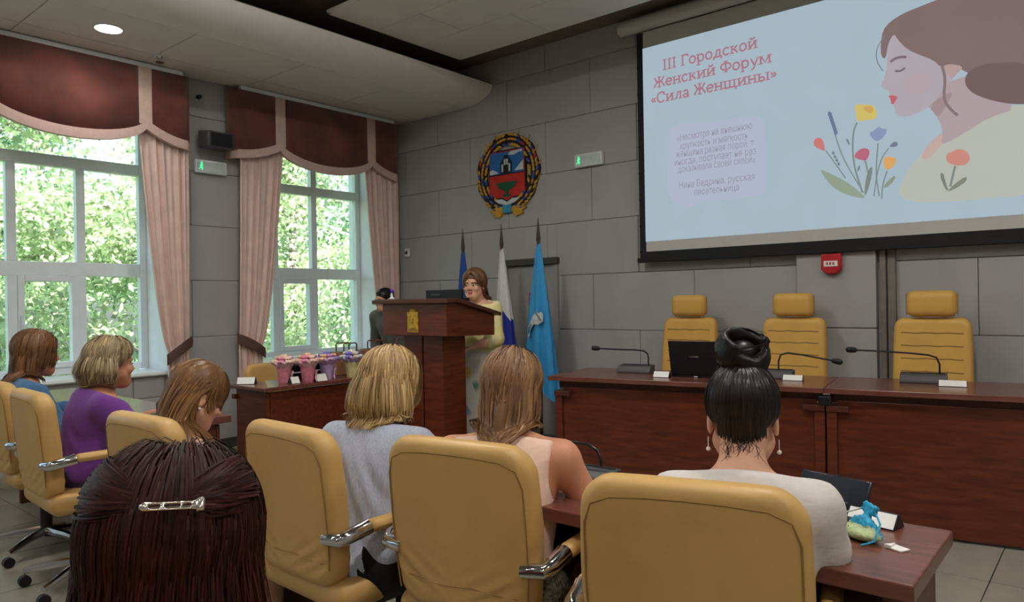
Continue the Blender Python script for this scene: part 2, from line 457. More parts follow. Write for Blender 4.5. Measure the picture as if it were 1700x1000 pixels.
# windows: frames, mullions, panes, sills
FRAMEM = mat('window_frame_pvc', (230, 236, 238), .35, var=.03)
SILLM = mat('window_sill', (224, 228, 228), .35, var=.03)
def window(n, a, b, label, f1=.34, f2=.66, top=False):
    X = XL-.45; w = MB(); z0, z1 = SILL+.02, WTOP; fx0, fx1 = X-.035, X+.035
    zt, zm = 2.6, 1.68                     # transoms
    m1, m2 = a+(b-a)*f1, a+(b-a)*f2
    w.box((fx0, a, z0), (fx1, a+.06, z1)).box((fx0, b-.06, z0), (fx1, b, z1)).box((fx0, a+.06, z0), (fx1, b-.06, z0+.06)).box((fx0, a+.06, z1-.06), (fx1, b-.06, z1))
    wo_ = w.build('window_%d' % n, FRAMEM, bevel=.006, smooth=False); wo_['kind'] = 'structure'; wo_['label'] = label
    for (zz, hh) in ((zt, .05), (zm, .06)):
        MB().box((fx0, a+.06, zz-hh), (fx1, b-.06, zz+hh)).build('transom', FRAMEM, wo_, bevel=.005, smooth=False)
    for mm in (m1, m2):
        for (p, q) in ((z0+.06, zm-.06), (zm+.06, zt-.05), (zt+.05, z1-.06))[:3 if top else 2]:
            MB().box((fx0, mm-.035, p), (fx1, mm+.035, q)).build('mullion', FRAMEM, wo_, bevel=.005, smooth=False)
    cols = [(a+.06, m1-.035), (m1+.035, m2-.035), (m2+.035, b-.06)]
    for ci, (p, q) in enumerate(cols):
        for ri, (r, s) in enumerate(((z0+.06, zm-.06), (zm+.06, zt-.05), (zt+.05, z1-.06))):
            MB().box((X-.004, p, r), (X+.004, q, s)).build('pane', GLASS, wo_, smooth=False)
            if ci == 1 and ri == 0:      # the casement that opens
                sm = MB(); t = .05
                sm.box((X-.03, p, r), (X+.05, p+t, s)).box((X-.03, q-t, r), (X+.05, q, s)).box((X-.03, p+t, r), (X+.05, q-t, r+t)).box((X-.03, p+t, s-t), (X+.05, q-t, s))
                cs = sm.build('casement', FRAMEM, wo_, bevel=.006, smooth=False)
                MB().box((X+.05, p+.012, (r+s)/2-.05), (X+.075, p+.035, (r+s)/2+.06)).build('handle', WHITEP, cs, bevel=.004)
    MB().prism([(XL-.42, SILL-.02), (XL+.04, SILL-.02), (XL+.05, SILL-.008), (XL+.04, SILL+.012), (XL-.42, SILL+.012)], 'y', a-.03, b+.03).build('window_sill', SILLM, wo_, smooth=False)
window(1, *WIN_Y[1], 'tall white window behind the woman in purple, nearer the camera')
window(2, *WIN_Y[0], 'tall white window in the corner above the flower table', .29, .60, True)
window(3, *WIN_Y[2], 'tall white window further back along the left wall')
window(4, *WIN_Y[3], 'tall white window at the rear end of the left wall')

# ceilings
struct('ceiling', MB().box((XL-.6, YF-.2, CZ), (XR+.2, YB+.3, CZ+.2)), CEILD, smooth=False)
SZ = 3.43
cof = struct('ceiling_soffit', MB().box((XL, YF, SZ+.012), (-5.4, YB, SZ+.03)), JOINT, smooth=False)
prof = [(-5.4, SZ), (-5.40, SZ+.03)]
arc = [(-5.4+.40*math.sin(t), SZ+.175-.175*math.cos(t)) for t in [i*PI/2/10 for i in range(11)]]
poly = arc+[(-5.04, SZ+.19), (-5.4, SZ+.06)]
mb = MB().prism(poly, 'y', YF, YB); mb.build('cove', COVE, cof, angle=25)
MB().box((-5.06, YF, SZ+.17), (-5.02, YB, SZ+.19)).box((XL, YF, SZ+.03), (-5.9, YB, SZ+.05)).build('soffit_back', CEILD, cof, smooth=False)
for (x0, x1) in ((XL+.02, -6.1), (-6.1, -5.4)):
    y = 2.73-.965*9
    while y < YB:
        a, b = max(y, YF), min(y+.965, YB)
        if b-a > .05: MB().box((x0+.004, a+.004, SZ), (x1-.004, b-.004, SZ+.012)).build('ceiling_tile', CEILP, cof, smooth=False)
        y += .965
# hanging raft of square tiles
RZ = 3.72
raft = struct('ceiling_raft', MB().box((-4.95, 3.6, RZ+.012), (1.6, 5.17, RZ+.03)).box((-4.95, 3.6, RZ), (-4.93, 5.17, RZ+.012)).box((-4.95, 5.15, RZ), (1.6, 5.17, RZ+.012)).box((-4.95, 3.6, RZ), (1.6, 3.62, RZ+.012)), CEILP, smooth=False)
RJ = mat('raft_joint', (84, 80, 74), .9)
MB().box((-4.92, 3.63, RZ+.006), (1.59, 5.14, RZ+.0125)).build('raft_backing', RJ, raft, smooth=False)
for r, (ya, yb) in enumerate(((3.62, 4.115), (4.115, 4.625), (4.625, 5.15))):
    x = -4.93-(0.545 if r % 2 else 0)+(.0 if r % 2 else .0)
    while x < 1.58:
        a, b = max(x, -4.93), min(x+1.09, 1.58)
        if b-a > .05: MB().box((a+.003, ya+.003, RZ-.001), (b-.003, yb-.003, RZ+.01)).build('ceiling_tile', CEILP, raft, smooth=False)
        x += 1.09
for x in (-4.2, -2.0, .2): MB().tube([(x, 4.3, RZ+.03), (x, 4.3, CZ)], .008, 6).build('hanger_rod', DGREY, raft)

# recessed lamps
def lamp_mat(k):
    return mat('lamp_diffuser_%d' % round(k), (255, 250, 240), .4, emit=(255, 251, 245), estr=k)
def downlight(x, y, z, label, power=LAMP_POWER, r=.09):
    t = thing('recessed_ceiling_lamp', label, 'lamp', (x, y, z), group='recessed ceiling lamps')
    MB().lathe([(r, 0), (r, -.008), (r+.016, -.006), (r+.018, 0)], 28, cap=False).build('lamp_rim', WHITEP, t)
    MB().lathe([(r, -.0045), (r, -.002)], 28).build('diffuser', lamp_mat(power/(PI*PI*r*r)), t)
    return t
downlight(-5.76, 2.235, SZ, 'glowing round lamp recessed in the low ceiling over the windows', power=7)
downlight(-5.76, -.65, SZ, 'unseen round recessed lamp added for fill light in the low ceiling, second from the flags', power=9)  # this lamp and the next are unseen, added to brighten the hall
downlight(-5.76, -3.5, SZ, 'unseen round recessed lamp added for fill light in the low ceiling, nearest the rear wall', power=9)
for j, y in enumerate((2.5, .5, -1.8, -4.0)):
    for i, x in enumerate((-3.4, -.6, 2.0)):
        downlight(x, y, CZ, 'unseen round high ceiling lamp added for fill light, %s of the %s row behind the raft' % (('leftmost', 'middle one', 'rightmost')[i], ('first', 'second', 'third', 'last')[j]), power=LAMP_POWER*(1.15, .7, .35, .35)[j], r=.11)  # unseen lamp rows, added to lift the indoor light against the daylight

# outside: lawn and sunlit birches
GROUND = mat('lawn', (96, 120, 52), .9, var=.3, scale=3)
struct('ground_outside', MB().box((-40, -20, -1.6), (-7.2, 26, -1.5)), GROUND, smooth=False)
def leaf_mat(name, c):
    m = bpy.data.materials.new(name); m.use_nodes = True; nt = m.node_tree; nt.nodes.clear()
    o = nt.nodes.new('ShaderNodeOutputMaterial'); d = nt.nodes.new('ShaderNodeBsdfDiffuse'); tl = nt.nodes.new('ShaderNodeBsdfTranslucent'); mx = nt.nodes.new('ShaderNodeMixShader')
    gi = nt.nodes.new('ShaderNodeNewGeometry'); rp = nt.nodes.new('ShaderNodeValToRGB'); c = lin(c)
    rp.color_ramp.elements[0].color = (*[v*.6 for v in c], 1); rp.color_ramp.elements[1].color = (*[min(1, v*1.5) for v in c], 1)
    nt.links.new(gi.outputs['Random Per Island'], rp.inputs[0])
    nt.links.new(rp.outputs[0], d.inputs[0]); nt.links.new(rp.outputs[0], tl.inputs[0]); mx.inputs[0].default_value = .45
    nt.links.new(d.outputs[0], mx.inputs[1]); nt.links.new(tl.outputs[0], mx.inputs[2]); nt.links.new(mx.outputs[0], o.inputs[0])
    return m
LEAFA = leaf_mat('birch_leaf', (186, 202, 166)); LEAFB = leaf_mat('dark_leaf', (150, 182, 146))
BARK = mat('birch_bark', (190, 186, 176), .8, wood=(70, 62, 56), scale=6, stretch=(1, 1, 4))
def tree(x, y, h, r, label, leaf, n=13000, ls=.05):
    t = thing('birch_tree', label, 'tree', (x, y, -1.5), group='trees outside the windows')
    R = np.random.default_rng(int(abs(x*31+y*77)))
    MB().tube([(0, 0, 0), (.05, .04, h*.3), (.0, -.05, h*.6), (.08, 0, h*.93)], [.13, .10, .07, .02], 8).build('trunk', BARK, t)
    br = MB(); blobs = []
    for i in range(26):
        z = h*(.16+.78*R.random()); a = R.random()*2*PI; L = r*(.5+.6*R.random())*(1.1-.55*z/h)
        e = Vector((L*math.cos(a), L*math.sin(a), z+.35*R.random()-.1)); br.tube([(0, 0, z-.35), tuple(e*.5+Vector((0, 0, z*.5-.02))), tuple(e)], [.03, .02, .008], 5); blobs.append((e, .35+.45*R.random()))
        blobs.append((e*.55+Vector((0, 0, z*.45)), .3+.3*R.random()))
    br.build('branches', BARK, t)['kind'] = 'stuff'
    k = R.integers(0, len(blobs), n); C = np.array([b[0] for b in blobs])[k]; S = np.array([b[1] for b in blobs])[k]
    P = C+R.normal(0, 1, (n, 3))*S[:, None]*np.array([.55, .55, .5])
    u = R.normal(0, 1, (n, 3)); u /= np.linalg.norm(u, axis=1)[:, None]; w = np.cross(u, R.normal(0, 1, (n, 3))); w /= np.linalg.norm(w, axis=1)[:, None]
    s = (ls*(.6+.8*R.random(n)))[:, None]
    V = np.stack([P-u*s, P+w*s*.55, P+u*s, P-w*s*.55], 1).reshape(-1, 3); Fq = np.arange(4*n).reshape(-1, 4)
    o = bpy.data.objects.new('foliage', np_mesh('foliage', V, Fq, False, [leaf])); link(o, t); o['kind'] = 'stuff'
tree(-10.3, 2.6, 6.2, 1.5, 'leafy birch tree seen through the left half of the nearer window', LEAFA)
tree(-10.0, 4.5, 6.6, 1.6, 'pale green birch tree right of centre outside the nearer window', LEAFA, 12000)
tree(-10.6, 7.0, 6.4, 1.5, 'leafy birch tree filling the left panes of the corner window', LEAFA)
tree(-10.9, 9.2, 6.8, 1.7, 'leafy birch tree filling the right panes of the corner window', LEAFB, 13000)
tree(-13.8, 4.2, 8.2, 2.2, 'taller tree further behind the birches outside the nearer window', LEAFB, 14000, .07)
tree(-14.2, 8.2, 8.6, 2.3, 'taller tree further behind the birches outside the corner window', LEAFA, 14000, .07)
tree(-13.5, 12.2, 8.4, 2.2, 'tall tree at the far right outside the corner window', LEAFB, 12000, .07)
tree(-12.9, 1.2, 8.0, 2.1, 'tall tree at the far left outside the nearer window', LEAFB, 12000, .07)
# ================================================================== window dressing
def smooth(e0, e1, x):
    t = min(1, max(0, (x-e0)/(e1-e0))); return t*t*(3-2*t)
def valance(y0, y1, label):
    """stiff brown pelmet in three scooped fields between pink bands, standing off the wall"""
    W = y1-y0; s1, s2 = y0+W*.245, y0+W*.80           # centres of the two pink straps
    zt, zc, zm, ze = 3.385, 2.93, 2.77, 2.80
    t = thing('window_valance', label, 'valance', (XL+.15, (y0+y1)/2, zt))
    def edge(y):                                       # lower edge of the brown cloth
        if y < s1: u = (s1-y)/(s1-y0); return zc-(zc-ze)*(1-(1-u)**2)
        if y > s2: u = (y-s2)/(y1-s2); return zc-(zc-ze)*(1-(1-u)**2)
        u = (y-s1)/(s2-s1); return zc-(zc-zm)*(4*u*(1-u))**.62
    yc = (y0+y1)/2
    def depth(y):                                      # pelmet curves back to the wall at both ends
        return .0 if y0+.05 < y < y1-.05 else -.10*(1-min(y-y0, y1-y)/.05)**2
    def field(a, b, name):
        mb = MB(); n = 22; f = []; k = []
        for i in range(n+1):
            y = a+(b-a)*i/n; e = edge(y); f.append([(depth(y), y-yc, 0+zt-zt), (depth(y), y-yc, (e-zt)*.5), (depth(y), y-yc, e-zt)])
        mb.grid(f); return mb.build(name, BROWNV, t, solid=.03)
    field(y0, s1-.045, 'cloth_panel'); field(s1+.045, s2-.045, 'cloth_panel'); field(s2+.045, y1, 'cloth_panel')
    for s in (s1, s2):
        MB().box((-.02, s-yc-.055, zc-.03-zt), (.022, s-yc+.055, 0)).build('strap', PINKV, t, bevel=.006, smooth=False)
    mb = MB(); n = 70; r = []
    for i in range(n+1):
        y = y0-.005+(y1-y0+.01)*i/n; e = edge(min(max(y, y0), y1)); d = depth(min(max(y, y0), y1))
        r.append([(d+.024, y-yc, e-zt+.012), (d+.028, y-yc, e-zt-.03), (d+.024, y-yc, e-zt-.068), (d-.02, y-yc, e-zt-.068), (d-.02, y-yc, e-zt+.012)])
    mb.grid(r, close_u=True); mb.build('border_band', PINKV, t, angle=60)
    MB().box((-.145, y0+.06-yc, -.02), (.0, y1-.06-yc, .012)).box((-.02, y0+.08-yc, .0), (.02, y1-.08-yc, .035)).build('cornice_rail', FRAMEM, t, smooth=False)
valance(1.12, 3.15, 'brown velvet valance with pink straps over the nearer window, light catching it')
valance(3.54, 5.585, 'dark brown scooped valance with pink straps over the corner window')

def curtain(ya, yb, tie_a, tie_b, ztie, side, label, tied=True):
    """pleated drape from the pelmet, gathered by a slanting tieback at the outer side; side -1: the gather lies at smaller y"""
    yc = (ya+yb)/2; t = thing('curtain', label, 'curtain', (XL+.10, yc, 0.0), group='pink curtains at the windows')
    n, mrow = 90, 34; rows = []
    ztop = 3.05
    for i in range(mrow+1):
        z = ztop-(ztop-.04)*i/mrow
        if z > ztie:
            u = (z-ztie)/(2.85-ztie); u = min(max(u, 0), 1); w = u**.62
            a = tie_a+(ya-tie_a)*w; b = tie_b+(yb-tie_b)*w
        else:
            u = min(1, (ztie-z)/.5); a = tie_a+(tie_b-tie_a)*(.0-.12*u*(side > 0)); b = tie_b+(tie_b-tie_a)*(.12*u*(side < 0))
        amp = .026
        row = []
        for j in range(n+1):
            v = j/n; ph = 2*PI*7*v+.5*math.sin(3*v+z*.6)
            sl = 0.0 if z < ztie else 0.0
            row.append((amp*math.sin(ph)*(.6+.4*math.sin(ph*.37+1)), a+(b-a)*v-yc+.004*math.cos(ph), z))
        rows.append(row)
    MB().grid(rows).build('drape', CURT, t, solid=.004, angle=180)
    zo, zi = ztie+.10, ztie-.05                        # tieback: high at the wall hook, low at the window
    m = MB(); r = []
    o_, i_ = (tie_b+.02, tie_a-.02) if side > 0 else (tie_a-.02, tie_b+.02)
    for k in range(13):
        u = k/12; y = o_+(i_-o_)*u; z = zo+(zi-zo)*(u**1.3); x = .055*math.sin(PI*min(1, .15+u*.7))+.012
        r.append([(x, y-yc, z+.045), (x+.008, y-yc, z), (x, y-yc, z-.05), (x-.012, y-yc, z-.05), (x-.012, y-yc, z+.045)])
    m.grid(r, close_u=True); m.build('tieback', TIE, t, angle=60)
    return t
curtain(2.70, 3.14, 2.925, 3.11, .93, 1, 'pink pleated curtain right of the nearer window, behind the woman in purple')
curtain(3.63, 4.10, 3.585, 3.83, .93, -1, 'pink pleated curtain on the left side of the corner window')
curtain(5.11, 5.61, 5.33, 5.59, .95, 1, 'pink pleated curtain in the room corner, behind the man in the suit')
curtain(1.14, 1.58, 1.16, 1.36, .93, -1, 'pink pleated curtain on the far left side of the nearer window')

# ================================================================== small fixtures on walls and ceiling
t = thing('wall_loudspeaker', 'dark grey loudspeaker on a bracket between the two windows', 'speaker', (XL, 3.38, 2.86))
MB().box((0, -.03, -.04), (.10, .03, .04)).build('bracket', BLACKP, t, bevel=.006)
MB().prism([(.08, -.075), (.26, -.09), (.27, .06), (.08, .09)], 'y', -.14, .12).build('cabinet', DGREY, t, bevel=.012)
MB().box((.27, -.11, -.07), (.275, .09, .045)).build('grille', BLACKP, t, smooth=False)
GREENL = mat('green_pictogram', (60, 190, 130), .4, emit=(60, 210, 140), estr=1.6)
def exit_light(loc, rz, label):
    t = thing('exit_light', label, 'exit sign', loc, rz)
    MB().box((-.155, 0, -.062), (.155, .05, .062)).build('housing', WHITEP, t, bevel=.012)
    MB().box((-.135, -.004, -.045), (.135, .002, .045)).build('cover', mat('exit_light_cover', (198, 206, 204), .3), t, bevel=.003)
    # running figure pictogram at the left end
    f = MB().ball((-.098, -.006, .03), .008, 8, 6); f.tube([(-.098, -.006, .02), (-.103, -.006, -.005)], .007, 6)
    f.tube([(-.103, -.006, -.005), (-.088, -.006, -.018), (-.096, -.006, -.036)], .004, 6); f.tube([(-.103, -.006, -.005), (-.112, -.006, -.022), (-.124, -.006, -.026)], .004, 6)
    f.tube([(-.098, -.006, .018), (-.084, -.006, .006)], .0035, 6); f.tube([(-.098, -.006, .018), (-.115, -.006, .004)], .0035, 6)
    f.build('pictogram', GREENL, t)
    return t
exit_light((-3.79, YB-.05, 2.65), 0, 'white exit light box with green pictogram on the wall right of the crest')
exit_light((XL+.055, 3.38, 2.63), PI/2, 'white exit light box with green pictogram below the wall loudspeaker')
t = thing('room_thermostat', 'small white thermostat on the grey wall near the corner', 'thermostat', (-6.345, YB, 1.92))
MB().box((-.035, -.03, -.05), (.035, 0, .05)).build('case', WHITEP, t, bevel=.008); MB().lathe([(.02, -.036), (.02, -.03)], 16, axis='y').build('dial', DGREY, t)
t = thing('fire_alarm', 'red fire alarm sounder with a white plate on the pilaster', 'alarm', (-1.625, YB-.072, 1.575))
MB().prism([(-.07, .075), (.07, .075), (.07, -.04), (.035, -.075), (-.035, -.075), (-.07, -.04)], 'y', -.05, 0).build('case', mat('alarm_red', (190, 36, 44), .35), t, bevel=.01)
pl = MB().box((-.048, -.054, -.018), (.048, -.05, .022)).build('plate', PAPER, t, smooth=False)
for k in range(3): MB().box((-.03+.022*k, -.056, -.008), (-.018+.022*k, -.054, .012)).build('plate_text', RED, pl, smooth=False)
t = thing('ceiling_sprinkler', 'small white sprinkler head under the low ceiling', 'sprinkler', (-6.09, 2.76, SZ))
MB().lathe([(.045, -.012), (.045, 0)], 20).build('flange', WHITEP, t); MB().lathe([(.02, -.045), (.016, -.03), (.03, -.012)], 16).lathe([(.032, -.056), (.034, -.05)], 18).lathe([(.006, -.052), (.006, -.044)], 8).build('nozzle', CHROME, t)
t = thing('wall_camera', 'tiny dark camera at the top of the wall between the windows', 'camera', (XL, 3.27, 3.26))
MB().box((0, -.012, -.02), (.03, .012, .02)).build('mount', WHITEP, t, bevel=.003); MB().lathe([(.02, .03), (.022, .05), (.016, .085)], 14, axis='x').build('lens', BLACKP, t)

# ================================================================== crest on the back wall
GOLD = mat('crest_gold', (196, 148, 44), .45, var=.25, scale=30); CBLUE = mat('crest_blue', (40, 104, 170), .5, var=.1); CDB = mat('crest_ribbon_blue', (58, 86, 168), .5, var=.15)
CRED = mat('crest_red', (190, 40, 32), .5, var=.08); CBLK = mat('crest_outline', (28, 24, 26), .6); CWHT = mat('crest_white', (196, 204, 210), .55); CGRN = mat('crest_green', (20, 84, 58), .5, var=.1)
def crest():
    cx, cz = -4.80, 2.645
    t = thing('coat_of_arms', 'large painted crest with a wheat wreath around a blue and red shield', 'crest', (cx, YB-.004, cz))
    def flat(name, poly, d0, d1, mt, parent=None):
        return MB().prism(poly, 'y', -d1, -d0).build(name, mt, parent or t, smooth=False)
    def shield(s):
        a = .235*s; top = .235*s; b = -.19*s
        return [(-a, top), (a, top), (a, b), (.16*s, b-.045*s), (.07*s, b-.05*s), (0, b-.085*s), (-.07*s, b-.05*s), (-.16*s, b-.045*s), (-a, b)]
    flat('shield_outline', shield(1.06), 0, .02, CBLK)
    sh = flat('shield', shield(1.0), .02, .026, CRED)
    flat('shield_blue_field', [(-.225, .0), (.225, .0), (.225, .225), (-.225, .225)], .026, .029, CBLUE, sh)
    flat('field_divider', [(-.235, -.008), (.235, -.008), (.235, .004), (-.235, .004)], .029, .031, CBLK, sh)
    for pts in ([(.02, .19), (.10, .18), (.16, .20), (.215, .205), (.21, .225), (.06, .225)], [(.11, .02), (.225, .02), (.225, .12), (.17, .075)], [(-.225, .01), (-.10, .01), (-.14, .04), (-.19, .06), (-.225, .045)]):
        flat('cloud', pts, .029, .031, CWHT, sh)
    flat('furnace', [(-.075, .01), (-.075, .11), (-.045, .155), (-.03, .165), (-.03, .19), (.03, .19), (.03, .165), (.045, .155), (.075, .11), (.075, .01)], .031, .036, CBLK, sh)
    for (x0, x1, z0, z1) in ((-.058, -.035, .02, .10), (-.028, -.004, .09, .15), (.004, .028, .09, .15), (.035, .058, .02, .10)):
        flat('furnace_light', [(x0, z0), (x1, z0), (x1, z1), (x0, z1)], .036, .038, CWHT, sh)
    v = [(-.135, -.085), (.135, -.085), (.135, -.105), (.115, -.115), (.105, -.145), (.05, -.165), (.022, -.175), (.018, -.205), (.05, -.215), (.06, -.235), (-.06, -.235), (-.05, -.215), (-.018, -.205), (-.022, -.175), (-.05, -.165), (-.105, -.145), (-.115, -.115), (-.135, -.105)]
    flat('vase', v, .026, .034, CGRN, sh)
    flat('scroll', [(-.17, -.26), (-.07, -.255), (0, -.29), (.07, -.255), (.17, -.26), (.10, -.30), (0, -.325), (-.10, -.30)], .012, .03, CWHT)
    # wreath: ears of wheat wound with ribbon, both sides
    R = random.Random(3)
    # dark ground of the wreath
    out = [((.415+.012*math.sin(9*a))*math.sin(a), .405*math.cos(a)+.005) for a in [2*PI*i/72 for i in range(72)]]
    inn = [(.275*math.sin(a), .30*math.cos(a)-.005) for a in [2*PI*i/72 for i in range(72)]]
    mb = MB()
    for i in range(72):
        j = (i+1) % 72
        mb._add([(out[i][0], -.001, out[i][1]), (out[j][0], -.001, out[j][1]), (inn[j][0], -.001, inn[j][1]), (inn[i][0], -.001, inn[i][1]),
                 (out[i][0], -.016, out[i][1]), (out[j][0], -.016, out[j][1]), (inn[j][0], -.016, inn[j][1]), (inn[i][0], -.016, inn[i][1])],
                [(4, 5, 6, 7), (0, 1, 5, 4), (3, 7, 6, 2)])
    mb.build('wreath_ground', CBLK, t, smooth=False)
    grain = None
    for side in (-1, 1):
        for k in range(26):
            a = .10+(PI-.35)*k/25
            for lane, rr in enumerate((.90, 1.06, 1.2)):
                if R.random() < .12: continue
                x = side*.335*rr*math.sin(a)*.97; z = .345*rr*math.cos(a)*.97
                ribbon = (k+lane) % 5 == 0 or (k % 6 == 3 and lane == 1)
                mt = CDB if ribbon else (CRED if (k*7+lane*3) % 19 == 0 else GOLD)
                if grain is None: grain = MB().ball((0, 0, 0), (.030, .012, .013), 8, 5)
                o = grain.build('wheat_grain' if mt is GOLD else 'ribbon_turn', mt, t)
                o.location = (x, -.018, z); o.rotation_euler = (0, side*a+(.45 if lane != 1 else 0)*side*(1 if lane == 2 else -1)+R.uniform(-.15, .15), 0)
        for k in range(7):                            # awns standing off the outline
            a = .35+2.2*k/6; x = side*.41*math.sin(a); z = .40*math.cos(a)
            MB().tube([(x, -.01, z), (x+side*.035, -.012, z+.06)], [.010, .002], 5).build('wheat_awn', GOLD, t)
        flat('ribbon_end', [(side*.03, -.36), (side*.14, -.33), (side*.25, -.365), (side*.19, -.385), (side*.20, -.42), (side*.11, -.445), (side*.07, -.40)], .0, .026, GOLD)
    flat('ribbon_knot', [(-.06, -.32), (.06, -.32), (.05, -.40), (-.05, -.40)], .01, .036, mat('crest_sky_blue', (52, 140, 180), .5))
    return t
crest()

# ================================================================== flags
def flag(x, y, top, label, colf, mats, zbot, wtop=.02, wbot=.13, seed=1, skew=.05, crestf=None):
    t = thing('flag', label, 'flag', (x, y, 0))
    MB().tube([(0, 0, .03), (0, 0, top-.22)], .014, 8).build('flagpole', WOODD, t)
    MB().lathe([(.012, top-.235), (.02, top-.225), (.026, top-.19), (.018, top-.12), (.002, top)], 10, squash=(1, .5)).build('spear_finial', mat('bronze', (74, 62, 54), .4, metal=.5), t)
    MB().lathe([(.15, 0), (.15, .02), (.05, .045), (.02, .08)], 18).build('stand', DGREY, t)
    ft = top-.235; m, n = 40, 64; rows = []; R = random.Random(seed); p1, p2 = R.random()*6, R.random()*6
    for i in range(m+1):
        u = i/m; z = ft-(ft-zbot)*u; w = wtop+(wbot-wtop)*(u**.8); row = []
        for j in range(n):
            a = 2*PI*j/n
            r = 1+.24*math.sin(5*a+p1+u*1.2)*min(1, u*2.5)+.10*math.sin(9*a+p2)*min(1, u*2)
            zz = z-.05*u*u*math.sin(2*a+p2)-.06*u*math.cos(a)
            row.append((skew*u+w*r*math.cos(a), .55*w*r*math.sin(a), zz))
        rows.append(row)
    mb = MB()
    for i in range(m):
        for j in range(n):
            q = [rows[i][j], rows[i][(j+1) % n], rows[i+1][(j+1) % n], rows[i+1][j]]
            mb.slot(colf((q[0][0]+q[2][0])/2, (q[0][2]+q[2][2])/2, i/m)); mb._add(q, [(0, 3, 2, 1)])
    me = mb.build('flag_cloth', mats, t, angle=180)
    bm = bmesh.new(); bm.from_mesh(me.data); bmesh.ops.remove_doubles(bm, verts=bm.verts, dist=1e-5); bm.to_mesh(me.data); bm.free()
    return t, rows
def two_tone(name, c0, c1, n, thr):
    """cloth dyed in two colours along a straight seam: colour c1 where n . position < thr"""
    m = mat(name, c0, .7, var=.08); nt = m.node_tree; b = nt.nodes['Principled BSDF']; src = b.inputs['Base Color'].links[0].from_socket
    tc = nt.nodes.new('ShaderNodeTexCoord'); dp = nt.nodes.new('ShaderNodeVectorMath'); dp.operation = 'DOT_PRODUCT'; dp.inputs[1].default_value = n
    nt.links.new(tc.outputs['Object'], dp.inputs[0]); lt = nt.nodes.new('ShaderNodeMath'); lt.operation = 'LESS_THAN'; lt.inputs[1].default_value = thr; nt.links.new(dp.outputs['Value'], lt.inputs[0])
    mx = nt.nodes.new('ShaderNodeMix'); mx.data_type = 'RGBA'; nt.links.new(lt.outputs[0], mx.inputs[0]); nt.links.new(src, mx.inputs[6]); mx.inputs[7].default_value = (*lin(c1), 1)
    nt.links.new(mx.outputs[2], b.inputs['Base Color']); return m
FBL = mat('flag_blue', (28, 70, 150), .7, var=.1); FRD = mat('flag_red', (200, 48, 44), .7, var=.1); FWH = mat('flag_white', (206, 204, 204), .75, var=.05); FNB = mat('flag_navy', (30, 42, 140), .7, var=.1); FSK = mat('flag_sky_blue', (54, 150, 206), .65, var=.08); FSI = mat('flag_silver', (188, 196, 192), .6, var=.15, scale=40)
flag(-4.938, 5.15, 2.06, 'blue flag with a red field behind the woman at the lectern', lambda x, z, u: 0, [two_tone('flag_blue_red', (28, 70, 150), (200, 48, 44), (1.2, 0, 1), 1.40)], .55, seed=2, skew=-.01)
flag(-4.438, 5.15, 2.065, 'white and dark blue flag in the middle of the three', lambda x, z, u: 0, [two_tone('flag_white_navy', (206, 204, 204), (30, 42, 140), (1.05, 0, 1), 1.28)], .55, seed=5, skew=.05, wbot=.125)
t, rows = flag(-4.0, 5.15, 2.085, 'sky blue flag with a silver emblem nearest the head table', lambda x, z, u: 0, [FSK], .55, seed=9, skew=.02, wbot=.15)
# silver tool emblem lying on the front of the cloth
def front(x, z):      # front surface of the cloth, a little proud
    u = min(1, max(0, (1.85-z)/1.3)); w = .02+.13*(u**.8); c = min(.98, abs((x-.02*u)/w)); return -(.55*w*1.25*math.sqrt(1-c*c))-.006
def patch(poly, lift, name, mt):
    n = len(poly); e_ = MB(); vs = []; k_ = 5
    cx_ = sum(q[0] for q in poly)/n; cz_ = sum(q[1] for q in poly)/n
    for i in range(n):
        for j in range(k_+1):
            x = cx_+(poly[i][0]-cx_)*j/k_; z = cz_+(poly[i][1]-cz_)*j/k_; vs.append((x, front(x, z)-lift, z))
    fs = []
    for i in range(n):
        i2 = (i+1) % n
        for j in range(k_): fs.append((i*(k_+1)+j, i2*(k_+1)+j, i2*(k_+1)+j+1, i*(k_+1)+j+1))
    e_._add(vs, fs); return e_.build(name, mt, t, solid=.002)
FSD = mat('flag_silver_dark', (112, 124, 126), .6, var=.1)  # darker grey of the lines drawn on the emblem
patch([(-.125, 1.02), (-.075, .99), (-.06, 1.08), (-.01, 1.13), (-.03, 1.2), (-.085, 1.15), (-.12, 1.1)], .004, 'flag_emblem', FSI)
patch([(-.03, 1.2), (-.01, 1.13), (.04, 1.12), (.085, 1.16), (.07, 1.2), (.02, 1.24)], .006, 'flag_emblem', FSI)
patch([(.04, 1.16), (.08, 1.15), (.082, 1.21), (.068, 1.24), (.04, 1.23)], .004, 'flag_emblem', FSI)
patch([(-.005, 1.245), (.012, 1.25), (.075, 1.165), (.06, 1.158)], .009, 'flag_emblem_line', FSD)
patch([(-.11, 1.06), (-.10, 1.05), (-.04, 1.12), (-.05, 1.13)], .008, 'flag_emblem_line', FSD)

